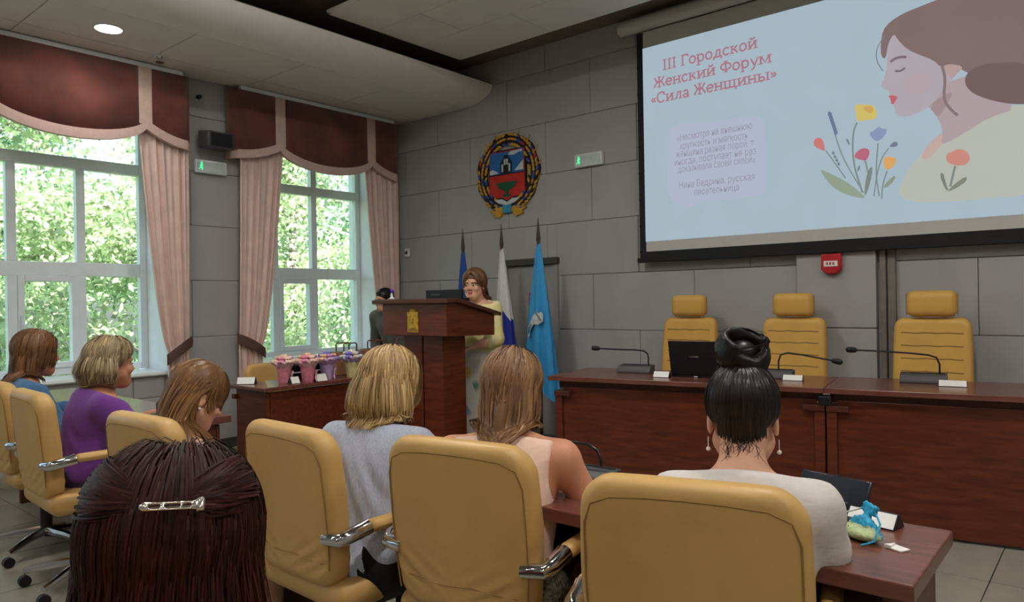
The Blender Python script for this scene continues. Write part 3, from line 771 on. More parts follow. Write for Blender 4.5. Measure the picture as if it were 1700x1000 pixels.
# ================================================================== projection screen with its slide
SY = 5.60
def screen():
    t = thing('projection_screen', 'wall screen showing a slide of a woman\'s profile and flowers', 'screen', (-1.66, SY, 1.66))
    ox, oz = -1.66, 1.66
    def L(x, z, d=0): return (x-ox, -d, z-oz)
    x0, x1, zb, zt = -3.225, -.03, 1.676, 3.66
    def pbox(name, a, b, c, d, y0, y1, mt, parent=None, **k): return MB().box((a-ox, y0, c-oz), (b-ox, y1, d-oz)).build(name, mt, parent or t, **k)
    SCB = mat('screen_black_border', (22, 22, 24), .7, var=.1); SCW = mat('screen_white', (196, 194, 190), .8, var=.02)
    pbox('border', x0, x1, zb, zt, .004, .01, SCB, smooth=False)
    sc = pbox('canvas', x0+.065, x1-.065, zb+.075, zt, .0, .004, SCW, smooth=False)
    pbox('weight_bar', x0-.02, x1+.02, zb-.02, zb+.022, -.015, .02, SCB, bevel=.006)
    mb = MB().lathe([(.05, -3.39-ox), (.064, -3.385-ox), (.064, .10-ox), (.05, .105-ox)], 18, axis='x', c=(0, 0, 3.735-oz)); mb.build('roller_case', mat('roller_case_paint', (196, 194, 190), .4, var=.03), t)
    for k in range(8): MB().ball(L(x0+.01, 1.75+.23*k), .011, 8, 6).build('tension_clip', SCB, t)
    # the projected picture, layer by layer on the canvas
    def P(px, py, d): p = on_y(px, py, SY); return (p.x-ox, -d, p.z-oz)
    lay = [0]
    def shape(name, pts, col, d=None, parent=None, k=1.0, smoothn=0):
        lay[0] += 1; dd = .0006+.00025*lay[0] if d is None else d
        q = [P(px, py, dd) for (px, py) in pts]
        if smoothn:
            for _ in range(smoothn):
                n = len(q); q2 = []
                for i in range(n):
                    a, b = Vector(q[i]), Vector(q[(i+1) % n]); q2 += [tuple(a*.75+b*.25), tuple(a*.25+b*.75)]
                q = q2
        bm = bmesh.new(); vs = [bm.verts.new(p) for p in q]; f = bm.faces.new(vs)
        if f.normal.y > 0: f.normal_flip()
        bmesh.ops.triangulate(bm, faces=bm.faces[:]); me = bpy.data.meshes.new(name); bm.to_mesh(me); bm.free()
        me.materials.append(emat('slide_%02x%02x%02x' % tuple(col), col, k)); o = bpy.data.objects.new(name, me); return link(o, parent or pic)
    def line(name, pts, w, col, parent=None):
        lay[0] += 1; dd = .0006+.00025*lay[0]; q = [Vector(P(px, py, dd)) for (px, py) in pts]
        for _ in range(2):
            q2 = [q[0]]
            for a, b in zip(q, q[1:]): q2 += [a*.75+b*.25, a*.25+b*.75]
            q = q2+[q[-1]]
        mb = MB(); r = []
        for i, p in enumerate(q):
            d = (q[min(i+1, len(q)-1)]-q[max(i-1, 0)]).normalized(); nrm = Vector((d.z, 0, -d.x)); r.append([tuple(p-nrm*w/2), tuple(p+nrm*w/2)])
        mb.grid(r); return mb.build(name, emat('slide_%02x%02x%02x' % tuple(col), col), parent or pic, smooth=False)
    # slide ground: x -3.165..-.09, z 1.84..3.545
    bm = MB(); bm._add([L(-3.165, 1.838, .0006), L(-.10, 1.838, .0006), L(-.10, 3.52, .0006), L(-3.165, 3.52, .0006)], [(0, 1, 2, 3)])
    pic = bm.build('slide', emat('slide_ground', (163, 182, 193)), t, smooth=False); pic['label'] = 'pale blue projected slide with lettering, flowers and a profile'
    # woman in profile, pastel
    shape('drawn_dress', [(1490, 322), (1502, 290), (1520, 268), (1535, 250), (1552, 236), (1568, 222), (1590, 205), (1640, 178), (1760, 170), (1760, 318), (1640, 330), (1560, 336), (1510, 336)], (178, 182, 172), smoothn=2)
    shape('drawn_shoulder', [(1528, 262), (1540, 240), (1566, 218), (1572, 228), (1556, 250), (1538, 266)], (190, 164, 158), smoothn=1)
    shape('drawn_neck', [(1532, 170), (1545, 150), (1575, 135), (1660, 110), (1690, 180), (1640, 196), (1600, 222), (1575, 236), (1562, 240), (1566, 218), (1558, 198), (1548, 184)], (170, 154, 158), smoothn=1)
    shape('drawn_face', [(1478, 40), (1474, 70), (1473, 100), (1472, 118), (1464, 138), (1463, 145), (1470, 149), (1477, 152), (1476, 160), (1482, 172), (1486, 180), (1487, 190), (1500, 195), (1520, 190), (1545, 176), (1565, 150), (1600, 110), (1600, 60), (1560, 20), (1500, 20)], (172, 162, 170), smoothn=1)
    shape('drawn_neck_shade', [(1543, 176), (1560, 162), (1585, 150), (1566, 185), (1556, 196)], (156, 136, 138), smoothn=1)
    shape('drawn_cheek', [(1500, 150), (1505, 128), (1530, 118), (1550, 125), (1545, 150), (1520, 160)], (176, 160, 166), smoothn=2)
    shape('drawn_hair', [(1463, 95), (1462, 72), (1466, 50), (1478, 36), (1500, 22), (1530, 10), (1560, -2), (1620, -10), (1760, 0), (1780, 120), (1700, 150), (1640, 140), (1602, 118), (1578, 108), (1562, 112), (1550, 100), (1528, 92), (1506, 82), (1492, 68), (1484, 55), (1474, 74), (1471, 98)], (126, 106, 104), smoothn=1)
    shape('drawn_bun', [(1600, 140), (1606, 118), (1640, 104), (1720, 104), (1730, 170), (1680, 175), (1620, 160)], (112, 92, 92), smoothn=2)
    shape('drawn_ear', [(1562, 112), (1575, 106), (1600, 110), (1590, 122), (1578, 132), (1572, 120)], (176, 152, 148), smoothn=1)
    line('drawn_lock', [(1564, 110), (1570, 130), (1566, 165), (1578, 182), (1590, 192)], .018, (132, 112, 112))
    line('drawn_lock', [(1470, 58), (1455, 80), (1455, 102), (1466, 118)], .006, (120, 118, 128))
    line('drawn_brow', [(1478, 103), (1490, 95), (1505, 95)], .018, (122, 104, 112))
    line('drawn_eyelid', [(1486, 118), (1494, 119), (1503, 113)], .012, (104, 92, 108))
    shape('drawn_lips', [(1474, 160), (1482, 158), (1491, 161), (1488, 166), (1483, 174), (1479, 172), (1480, 166)], (186, 96, 108), smoothn=1)
    # flowers
    G1 = (124, 136, 132)
    for nm, pts, w in (('stem', [(1432, 320), (1416, 270), (1416, 220), (1423, 204)], .012), ('stem', [(1434, 320), (1400, 265), (1386, 222)], .008), ('stem', [(1404, 296), (1380, 262), (1371, 250)], .008),
                       ('stem', [(1442, 290), (1438, 272), (1436, 266)], .010), ('stem', [(1460, 326), (1454, 290), (1458, 238)], .009), ('stem', [(1451, 326), (1456, 290), (1464, 262), (1476, 246)], .008),
                       ('stem', [(1464, 330), (1466, 305), (1473, 284)], .009), ('stem', [(1578, 310), (1582, 292), (1586, 276)], .014)):
        line(nm, pts, w, G1)
    shape('leaf', [(1360, 280), (1378, 288), (1402, 300), (1420, 312), (1440, 330), (1420, 328), (1392, 318), (1374, 302)], (142, 156, 138), smoothn=1)
    shape('leaf', [(1435, 328), (1437, 300), (1443, 280), (1449, 276), (1448, 292), (1441, 318)], (122, 132, 124), smoothn=1)
    shape('leaf', [(1466, 312), (1474, 300), (1488, 290), (1484, 302), (1472, 312)], (138, 146, 132), smoothn=1)
    shape('leaf', [(1404, 232), (1408, 230), (1412, 240), (1410, 242)], (120, 132, 138), smoothn=1)
    shape('leaf', [(1424, 286), (1424, 278), (1429, 274), (1428, 282)], (120, 132, 138), smoothn=1)
    shape('leaf', [(1560, 290), (1566, 286), (1570, 302), (1576, 320), (1568, 312)], (120, 128, 116), smoothn=1)
    shape('leaf', [(1572, 320), (1582, 308), (1604, 292), (1606, 300), (1590, 312)], (126, 134, 120), smoothn=1)
    for k in range(7): shape('lavender_petal', [(1374+k*1.7, 190+k*5), (1377+k*1.7, 184+k*5), (1383+k*1.6, 190+k*5), (1378+k*1.7, 196+k*5)], (106, 118, 146), smoothn=1)
    for k in range(4): shape('sprig_leaf', [(1381+k*3, 254+k*6), (1384+k*3, 251+k*6), (1387+k*3, 256+k*6), (1384+k*3, 258+k*6)], (112, 126, 134), smoothn=1)
    shape('yellow_bloom', [(1419, 174), (1432, 174), (1452, 175), (1458, 192), (1452, 199), (1438, 200), (1424, 203), (1422, 190)], (204, 184, 104), smoothn=1)
    shape('yellow_bloom_heart', [(1432, 178), (1450, 176), (1450, 188), (1440, 188)], (202, 160, 92), smoothn=1)
    shape('blue_bloom', [(1443, 222), (1453, 216), (1460, 210), (1464, 215), (1474, 214), (1470, 226), (1458, 236), (1450, 232)], (134, 146, 178), smoothn=1)
    shape('red_bud', [(1351, 236), (1356, 229), (1366, 230), (1370, 245), (1370, 252), (1362, 248), (1353, 244)], (198, 118, 112), smoothn=1)
    shape('pink_bloom', [(1419, 262), (1421, 254), (1432, 246), (1444, 248), (1444, 258), (1438, 268), (1426, 265)], (178, 100, 118), smoothn=1)
    shape('orange_bloom', [(1467, 262), (1478, 260), (1490, 264), (1486, 274), (1476, 284), (1468, 278)], (214, 162, 98), smoothn=1)
    shape('blue_bud', [(1476, 244), (1484, 236), (1491, 236), (1491, 243), (1484, 245)], (112, 122, 142), smoothn=1)
    shape('coral_bloom', [(1572, 256), (1582, 252), (1590, 248), (1604, 250), (1612, 262), (1606, 274), (1590, 276), (1576, 272), (1571, 266)], (198, 136, 124), smoothn=1)
    # speech bubble
    shape('text_bubble', [(1112, 222), (1113, 213), (1122, 209), (1180, 203), (1250, 194), (1264, 195), (1270, 204), (1271, 260), (1273, 316), (1262, 326), (1200, 332), (1160, 336), (1140, 349), (1128, 340), (1115, 330), (1110, 318)], (174, 180, 200), smoothn=1)
    # title in slab-serif strokes
    TC = (168, 114, 130)
    GL = {}
    def V(x, a, b, s=1): return [('v', x, a, b, s)]
    def arcp(cx, cy, rx, ry, a0, a1): return [('p', [(cx+rx*math.cos(a), cy+ry*math.sin(a)) for a in [a0+(a1-a0)*i/18 for i in range(19)]])]
    def ln(*p): return [('p', list(p))]
    xh = .70
    GL['I'] = (.42, V(.21, 0, 1)); GL['Г'] = (.72, V(.2, 0, 1)+ln((.2, .94), (.66, .94))+V(.66, .74, .94, 0)); GL['о'] = (.66, arcp(.33, .35, .25, .31, 0, 2*PI))
    GL['р'] = (.72, V(.17, -.3, xh)+arcp(.36, .35, .25, .31, -PI, PI)); GL['д'] = (.78, ln((.2, .08), (.3, .3), (.32, .64), (.58, .64))+V(.58, .06, .66, 0)+ln((.06, .06), (.74, .06))+V(.08, -.16, .06, 0)+V(.72, -.16, .06, 0))
    GL['с'] = (.60, arcp(.33, .35, .25, .31, .7, 2*PI-.7)); GL['к'] = (.72, V(.17, 0, xh)+ln((.17, .35), (.34, .38), (.58, .66))+ln((.34, .38), (.62, .04)))
    GL['и'] = (.80, V(.17, 0, xh)+V(.63, 0, xh)+ln((.17, .1), (.63, .6))); GL['й'] = (.80, GL['и'][1]+arcp(.40, .98, .16, .14, PI, 2*PI))
    GL['е'] = (.62, arcp(.32, .35, .25, .31, 0, 2*PI-.7)+ln((.08, .36), (.56, .36))); GL['н'] = (.80, V(.17, 0, xh)+V(.63, 0, xh)+ln((.17, .36), (.63, .36)))
    GL['у'] = (.70, ln((.1, .66), (.36, .1))+ln((.62, .66), (.3, -.2), (.12, -.26))); GL['м'] = (.96, V(.15, 0, xh)+V(.81, 0, xh)+ln((.18, .66), (.48, .1), (.78, .66)))
    GL['л'] = (.72, ln((.06, .06), (.2, .1), (.34, .64), (.56, .64))+V(.56, 0, .68)); GL['а'] = (.66, V(.50, 0, .5, 0)+arcp(.31, .46, .19, .2, 0, PI*.9)+arcp(.29, .19, .19, .15, 0, 2*PI)+ln((.5, .06), (.62, .06)))
    GL['щ'] = (1.10, V(.15, .04, xh)+V(.52, .04, xh)+V(.89, .04, xh)+ln((.1, .06), (1.02, .06))+V(1.02, -.18, .06, 0)); GL['ы'] = (.98, V(.15, 0, xh)+arcp(.34, .2, .2, .16, -PI, PI)+V(.80, 0, xh))
    GL['Ж'] = (1.10, V(.54, 0, 1)+ln((.1, .96), (.3, .6), (.54, .52), (.78, .6), (.98, .96))+ln((.06, .04), (.3, .44), (.54, .52), (.78, .44), (1.02, .04)))
    GL['Ф'] = (.98, V(.48, 0, 1)+arcp(.48, .52, .4, .29, 0, 2*PI)); GL['С'] = (.82, arcp(.44, .5, .35, .46, .75, 2*PI-.75)+V(.72, .66, .96, 0))
    GL['«'] = (.52, ln((.24, .56), (.08, .35), (.24, .14))+ln((.44, .56), (.28, .35), (.44, .14))); GL['»'] = (.52, ln((.08, .56), (.24, .35), (.08, .14))+ln((.28, .56), (.44, .35), (.28, .14)))
    GL[' '] = (.34, [])
    lay[0] += 1; dt = .0006+.00025*lay[0]
    def title(text, xc, zbase, H, wid):
        W = sum(GL[c][0] for c in text); sx = wid/W; x = xc-wid/2
        for c in text:
            w, st = GL[c]
            if st:
                mb = MB(); th = .15*H; k = 0
                def band(pts):
                    r = []
                    n = len(pts)
                    for i in range(n):
                        a, b = pts[max(i-1, 0)], pts[min(i+1, n-1)]
                        if n > 10 and abs(pts[0][0]-pts[-1][0])+abs(pts[0][1]-pts[-1][1]) < 1e-4 and i in (0, n-1): a, b = pts[-2], pts[1]
                        d = Vector((b[0]-a[0], 0, b[1]-a[1])).normalized(); nn = Vector((-d.z, 0, d.x))*th/2
                        r.append([(pts[i][0]-nn.x, -dt, pts[i][1]-nn.z), (pts[i][0]+nn.x, -dt, pts[i][1]+nn.z)])
                    mb.grid(r)
                for s in st:
                    if s[0] == 'p': band([(x-ox+p[0]*sx, zbase-oz+p[1]*H) for p in s[1]])
                    else:
                        X = x-ox+s[1]*sx; band([(X, zbase-oz+s[2]*H), (X, zbase-oz+s[3]*H)])
                        if s[4]:
                            for zz in (s[2]+.045, s[3]-.045):
                                mb._add([(X-.17*sx, -dt, zbase-oz+zz*H-.045*H), (X+.17*sx, -dt, zbase-oz+zz*H-.045*H), (X+.17*sx, -dt, zbase-oz+zz*H+.045*H), (X-.17*sx, -dt, zbase-oz+zz*H+.045*H)], [(0, 1, 2, 3)])
                mb.build('title_letter', emat('slide_title', TC), pic, smooth=False)
            x += w*sx
    def mid(pa, pb): a, b = on_y(*pa, SY), on_y(*pb, SY); return (a.x+b.x)/2, (a.z+b.z)/2, b.x-a.x
    for text, pa, pb in (('III Городской', (1101, 115), (1259, 83)), ('Женский Форум', (1086, 145), (1282, 107)), ('«Сила Женщины»', (1082, 172), (1291, 133))):
        xc, zc, w = mid(pa, pb); title(text, xc, zc, .092, w)
    # small quotation set in the built-in typeface
    def small(text, pa, pb, size):
        nonlocal_dt = dt+.0004
        cu = bpy.data.curves.new('slide_text', 'FONT'); cu.body = text; cu.size = size; cu.align_x = 'CENTER'; cu.resolution_u = 2
        o = bpy.data.objects.new('slide_text', cu); COL.objects.link(o); dg = bpy.context.evaluated_depsgraph_get(); dg.update()
        me = bpy.data.meshes.new_from_object(o.evaluated_get(dg)); bpy.data.objects.remove(o); me.name = 'quotation_line'
        me.materials.clear(); me.materials.append(emat('slide_small_text', (146, 144, 164)))
        xs_ = [v.co.x for v in me.vertices]; xc, zc, w = mid(pa, pb); s = w/(max(xs_)-min(xs_))
        for v in me.vertices: v.co = Vector((xc-ox+v.co.x*s, -nonlocal_dt, zc-oz+v.co.y*1.05))
        link(bpy.data.objects.new('quotation_line', me), pic)['kind'] = 'stuff'
    for text, pa, pb in (('«Несмотря на внешнюю', (1125, 235), (1250, 214)), ('хрупкость и мягкость', (1130, 249), (1243, 230)), ('женщина разная порой, т', (1123, 261), (1252, 244)), ('иногда, поступает не раз', (1121, 274), (1256, 258)),
                         ('доказывала своей силой»', (1127, 287), (1255, 270)), ('Нина Бедрина, русская', (1129, 314), (1254, 298)), ('писательница', (1154, 325), (1228, 316))):
        small(text, pa, pb, .075)
    return t
screen()
# ================================================================== furniture
def slab(P, name, mt, parent, bevel=.004): return P.build(name, mt, parent, bevel=bevel, smooth=False)
def tagset(root, label, group=None):
    root['label'] = label
    if group: root['group'] = group
    return root
# ---- audience armchair: padded shell back with piping, chrome-ended arms, five-star base; faces +Y
def bent_back(w_top, w_bot, z0, z1, tilt, th, rad, bend, wr=0.0, crown=0.0):
    H = (z1-z0)/2; zc = (z0+z1)/2; S = Sculpt((-.34, -.30, z0-.06), (.34, .20, z1+.08), .011)
    def fn(X, Y, Z):
        v = (Z-zc)/H; w = np.where(v > 0, w_top/2, w_top/2+(w_top-w_bot)/2*v)+.012*(1-np.clip(v, -1, 1)**2)
        y = Y+tilt*(Z-z0)-bend*X*X+.035*(1-np.clip(v, -1, 1)**2)*0
        if wr:
            m = np.clip(1-((X-.13)/.14)**2, 0, 1)*np.clip(1-((v+.62)/.3)**2, 0, 1); y = y+wr*m*np.sin((X*.8-Z*1.5)*95)
            m2 = np.clip(1-((X+.15)/.12)**2, 0, 1)*np.clip(1-((v+.55)/.3)**2, 0, 1); y = y+wr*.7*m2*np.sin((X*.9+Z*1.3)*80)
        zz = Z-crown*(1-(X/(w_top/2))**2)
        qx = np.abs(X)-(w-rad); qz = np.abs(zz-zc)-(H-rad)
        d2 = np.sqrt(np.maximum(qx, 0)**2+np.maximum(qz, 0)**2)+np.minimum(np.maximum(qx, qz), 0)-rad
        e = th*.8; a = d2+e; b = np.abs(y)-(th-e)
        return np.sqrt(np.maximum(a, 0)**2+np.maximum(b, 0)**2)+np.minimum(np.maximum(a, b), 0)-e
    S.put(fn, (-.34, -.3, z0-.06), (.34, .2, z1+.08), 0.0)
    return S.mesh()
def armchair(label, group, loc, rz, top=.97, mt=None, zscale=1.0):
    mt = mt or BEIGE
    t = thing('office_armchair', label, 'chair', loc, rz, group)
    z0, z1, tilt, bend = .47, .965, .10, .35
    def by(x, z): return -.20+bend*x*x-tilt*(z-z0)     # middle surface of the back
    V, F_ = bent_back(.465, .43, z0, z1, tilt, .042, .075, bend, .0035, .006); V[:, 1] += -.20
    bk = link(bpy.data.objects.new('backrest', np_mesh('backrest', V, F_, True, [mt])), t)
    # piping: along the rear rim a hand below the top, down both sides; and the lower pocket seam
    pts = []
    def rim(x, z): return (x, by(x, z)-.0408, z)
    xs_ = [(-.212, .52), (-.222, .62), (-.224, .75), (-.222, .86), (-.205, .905), (-.16, .925), (-.08, .932), (0, .934), (.08, .932), (.16, .925), (.205, .905), (.222, .86), (.224, .75), (.222, .62), (.212, .52)]
    sp = []
    for a, b in zip(xs_, xs_[1:]):
        for k in range(4): u = k/4; sp.append((a[0]+(b[0]-a[0])*u, a[1]+(b[1]-a[1])*u))
    MB().tube([rim(*p) for p in sp], .0022, 5).build('piping', SEAM, bk)
    MB().tube([rim(x*.01-.0, .565+.004*math.sin(x*.3)) for x in range(-19, 20)], .0025, 5).build('pocket_seam', SEAM, bk)
    S = Sculpt((-.32, -.34, .36), (.32, .34, .58), .014); S.rbox((0, .03, .45), (.25, .25, .05), .045); S.ell((0, .05, .49), (.2, .2, .02), None, .03)
    V, F_ = S.mesh(); link(bpy.data.objects.new('seat', np_mesh('seat', V, F_, True, [mt])), t)
    for s in (-1, 1):
        x = s*.27
        S = Sculpt((x-.06, -.2, .58), (x+.06, .3, .74), .0085); S.rbox((x, .03, .665), (.025, .16, .02), .0195)
        V, F_ = S.mesh(); arm = link(bpy.data.objects.new('arm_pad', np_mesh('arm_pad', V, F_, True, [mt])), t)
        MB().tube([(s*.20, -.235, .64), (s*.262, -.225, .645), (x, -.205, .652), (x, -.15, .66), (x, -.128, .664)], [.021, .022, .023, .024, .026], 12).build('chrome_arm_joint', CHROME, arm)
        MB().tube([(x, .17, .664), (x, .20, .655), (x, .235, .62), (x-s*.005, .245, .56), (x-s*.02, .22, .47), (x-s*.08, .16, .415)], [.022, .021, .018, .016, .015, .014], 10).build('chrome_arm_front', CHROME, arm)
    MB().box((-.1, -.1, .375), (.1, .12, .40)).build('seat_plate', DGREY, t, bevel=.005)
    MB().lathe([(.03, .09), (.03, .30), (.022, .30), (.022, .38)], 14).build('gas_column', BLACKP, t)
    for k in range(5):
        a = 2*PI*k/5+.3; c, s_ = math.cos(a), math.sin(a)
        lg = MB().tube([(.02*c, .02*s_, .11), (.15*c, .15*s_, .10), (.29*c, .29*s_, .075)], [.026, .02, .014], 8).build('base_leg', CHROME, t)
        MB().lathe([(.027, -.016), (.027, .016)], 14, axis='x', c=(.29*c, .29*s_, .028)).build('caster', BLACKP, lg)
    return t
proto = armchair('beige office armchair behind the woman in the white sweater, nearest the camera', 'beige audience armchairs', (-.765, 1.625, 0), math.radians(16))
def more_chair(label, loc, rz, sc=None):
    c = copy_tree(proto); c.location = loc; c.rotation_euler = (0, 0, rz); c['label'] = label
    if sc: c.scale = sc
    return c
more_chair('beige office armchair behind the woman in the sleeveless peach top', (-1.445, 1.665, 0), math.radians(9))
more_chair('beige office armchair behind the woman in the grey blazer', (-2.035, 1.545, 0), math.radians(-2))
more_chair('beige office armchair under the long-haired woman in pink', (-2.68, 1.36, 0), math.radians(2))
more_chair('beige office armchair under the woman in purple', (-3.90, 1.38, 0), math.radians(-3))
more_chair('beige office armchair at the left edge, under the person in denim', (-4.62, 1.42, 0), math.radians(2))
more_chair('low beige armchair standing behind the flower table', (-5.42, 3.44, 0), math.radians(-90), (.95, .95, .87))

# ---- head table: two modules with front panels, a joint post and corner pieces
DR = math.radians(9.0); DZT = .81
hx, hy = -3.08, 4.11
def head_table(u0, u1, label):
    w = u1-u0; c = Vector((math.cos(DR), math.sin(DR))); loc = (hx+c.x*u0, hy+c.y*u0, 0)
    t = thing('conference_table', label, 'table', loc, DR)
    slab(MB().box((-.0 if u0 else -.03, -.03, DZT-.032), (w-.003, .64, DZT)), 'tabletop', WOODT, t)
    slab(MB().box((.06, .03, .015), (w-.05, .05, DZT-.075)), 'front_panel', WOODH, t)
    slab(MB().box((.02, .05, DZT-.09), (w-.02, .09, DZT-.032)), 'apron', WOODD, t)
    for x in (.0, w-.065): slab(MB().box((x+.005, .012, 0), (x+.06, .60, DZT-.14)), 'end_panel', WOODM, t)
    for x in (.0, w-.13): slab(MB().box((x+.004, -.0, DZT-.14), (x+.125, .11, DZT-.105)), 'corner_bracket', WOODD, t)
    return t
JU = 1.78
head_table(0, JU, 'long mahogany head table with the laptop on it, nearest the flags')
head_table(JU, 3.75, 'long mahogany head table at the right edge, beside the laptop table')
t = thing('cable_box', 'small black cable box at the joint of the head tables', 'cable box', (hx+math.cos(DR)*JU, hy+math.sin(DR)*JU, DZT-.105), DR)
MB().box((-.035, -.012, .005), (.035, .028, .06)).build('box_body', BLACKP, t, bevel=.004); MB().box((-.03, -.014, .048), (.03, -.011, .056)).build('box_lid', DGREY, t, smooth=False)

# ---- high-back chairs behind the head table, facing the audience
def exec_chair(label, loc, rz):
    t = thing('executive_chair', label, 'chair', loc, rz, 'high-back chairs behind the head table')
    V, F_ = bent_back(.44, .47, .47, 1.185, .10, .045, .06, .25); V[:, 1] += -.20
    bk = link(bpy.data.objects.new('backrest', np_mesh('backrest', V, F_, True, [BEIGE2])), t)
    def by(x, z): return -.20+.25*x*x-.10*(z-.47)+.0445
    for z in (.66, .745, .83, .915, 1.0, 1.085):
        MB().tube([(x*.01, by(x*.01, z)-.001, z+.002*math.sin(x*.5)) for x in range(-18, 19, 2)], .0045, 6).build('quilt_seam', SEAM, bk)
    S = Sculpt((-.22, -.36, 1.12), (.22, -.02, 1.44), .011)
    S.rbox((0, -.235, 1.278), (.148, .05, .088), .048)
    V, F_ = S.mesh(); hr = link(bpy.data.objects.new('headrest', np_mesh('headrest', V, F_, True, [BEIGE2])), t)
    for s in (-1, 1): MB().tube([(s*.148, -.235, 1.205), (s*.149, -.235, 1.35)], .0025, 5).build('headrest_seam', SEAM, hr)
    for s in (-.07, .07): MB().tube([(s, -.285, 1.12), (s, -.275, 1.25)], .01, 8).build('headrest_post', CHROME, hr)
    S = Sculpt((-.32, -.3, .36), (.32, .36, .58), .016); S.rbox((0, .05, .455), (.25, .25, .055), .05)
    V, F_ = S.mesh(); link(bpy.data.objects.new('seat', np_mesh('seat', V, F_, True, [BEIGE2])), t)
    for s in (-1, 1):
        MB().tube([(s*.22, -.2, .62), (s*.285, -.19, .64), (s*.29, .0, .655), (s*.29, .16, .65), (s*.28, .2, .6), (s*.2, .15, .43)], [.02, .022, .024, .024, .02, .016], 10).build('armrest', CHROME, t)
    MB().lathe([(.03, .09), (.03, .30), (.022, .30), (.022, .40)], 14).build('gas_column', BLACKP, t)
    for k in range(5):
        a = 2*PI*k/5+.1; c, s_ = math.cos(a), math.sin(a)
        lg = MB().tube([(.02*c, .02*s_, .11), (.15*c, .15*s_, .10), (.27*c, .27*s_, .075)], [.026, .02, .014], 8).build('base_leg', CHROME, t)
        MB().lathe([(.027, -.016), (.027, .016)], 14, axis='x', c=(.27*c, .27*s_, .028)).build('caster', BLACKP, lg)
    return t
ec = exec_chair('high-back mustard chair with headrest behind the open laptop', (-2.68, 5.22, 0), PI+math.radians(3))
for lb, x in (('high-back mustard chair with headrest in front of the pilaster, middle of three', -1.845), ('high-back mustard chair with headrest at the right edge, rightmost of three', -.945)):
    c = copy_tree(ec); c.location = (x, 5.22, 0); c['label'] = lb

# ---- things on the head table
def on_desk(px, py): r = ray(px, py); return Vector((0, 0, EYE))+r*((DZT-EYE)/r.z)
def desk_mic(loc, rz, label, path, base=(.25, .12, .055), cat='microphone', name='desk_microphone'):
    t = thing(name, label, cat, loc, rz)
    b, d, h = base
    MB().prism([(-d/2, 0), (d/2, 0), (d/2, h*.95), (d*.38, h), (-d*.3, h*.8), (-d/2, h*.25)], 'x', -b/2, b/2).build('base', DGREY, t, bevel=.004)
    MB().box((-b/2+.01, d*.20, h*.965), (b/2-.01, d*.42, h*1.02)).build('key_strip', BLACKP, t, smooth=False)
    nk = MB().tube(path, .0055, 8).build('gooseneck', BLACKP, t)
    e = Vector(path[-1]); dr = (e-Vector(path[-2])).normalized()
    MB().tube([e-dr*.005, e+dr*.008, e+dr*.03, e+dr*.055, e+dr*.062], [.008, .016, .019, .016, .006], 12).build('capsule', BLACKP, t)
    return t
p = on_desk(1053, 619)
desk_mic((p.x, p.y+.02, DZT), DR, 'black gooseneck microphone on a grey base left of the laptop', [(.09, .02, .05), (.09, .02, .11), (.085, .02, .135), (.06, .015, .155), (.0, -.0, .163), (-.12, -.02, .165), (-.27, -.03, .17)])
p = on_desk(1282, 628)
desk_mic((p.x, p.y+.02, DZT), DR, 'black gooseneck microphone curving right, beside the hair bun', [(.03, .02, .05), (.03, .02, .11), (.045, .02, .15), (.09, .015, .165), (.18, .0, .155), (.36, -.02, .125)])
p = on_desk(1532, 636)
desk_mic((p.x, p.y+.02, DZT), DR, 'black gooseneck microphone curving left, in front of the rightmost chair', [(.085, .02, .05), (.085, .02, .11), (.07, .02, .15), (.03, .015, .165), (-.06, .0, .175), (-.22, -.02, .185), (-.36, -.03, .19)])
def name_plate(loc, rz, label, w=.16, h=.05, marks=3, name='name_plate'):
    t = thing(name, label, 'name plate', loc, rz)
    MB().prism([(-.03, 0), (.03, 0), (.004, h), (-.004, h)], 'x', -w/2, w/2).build('stand', BLACKP, t, smooth=False)
    a = math.atan2(.026, h); R_ = Matrix.Rotation(a, 3, 'X')
    cd = MB(); cd._add([(-w/2+.002, -.0315, .003), (w/2-.002, -.0315, .003), (w/2-.002, -.0055, h-.001), (-w/2+.002, -.0055, h-.001)], [(0, 1, 2, 3)])
    card = cd.build('card', PAPER, t, solid=.002, smooth=False)
    for k in range(marks):
        x = -w*.22+k*w*.22; MB()._add([(x-w*.08, -.0225, h*.4), (x+w*.08, -.0225, h*.4), (x+w*.08, -.017, h*.56), (x-w*.08, -.017, h*.56)], [(0, 1, 2, 3)]).build('printed_name', DGREY, card, smooth=False)
    return t
p = on_desk(1097, 627); name_plate((p.x, p.y+.02, DZT), DR, 'small white name card between the left microphone and the laptop', .11, .04, 0)
p = on_desk(1316, 632); name_plate((p.x, p.y+.01, DZT), DR, 'small white name card right of the hair bun on the head table', .12, .035, 2)
p = on_desk(1581, 642); name_plate((p.x, p.y+.01, DZT), DR, 'small white name card at the rightmost microphone', .14, .035, 3)
# laptop, lid towards the audience
p = on_desk(1152, 628)
t = thing('laptop', 'open black laptop seen from behind on the head table', 'laptop', (p.x, p.y+.03, DZT), DR)
MB().box((-.17, .0, 0), (.17, .24, .018)).build('keyboard_base', BLACKP, t, bevel=.004)
LR = Matrix.Rotation(math.radians(14), 3, 'X')
lid = MB().box((-.17, -.006, .018), (.17, .002, .255), R=LR, c=(0, 0, .018)).build('lid', BLACKP, t, bevel=.004)
MB().box((-.03, -.0068, .145), (.03, -.0058, .15), R=LR, c=(0, 0, .018)).build('lid_logo', CHROME, lid, smooth=False)
MB().box((-.012, -.006, .004), (.012, -.001, .009)).build('hinge_light', WHITEP, t, smooth=False)

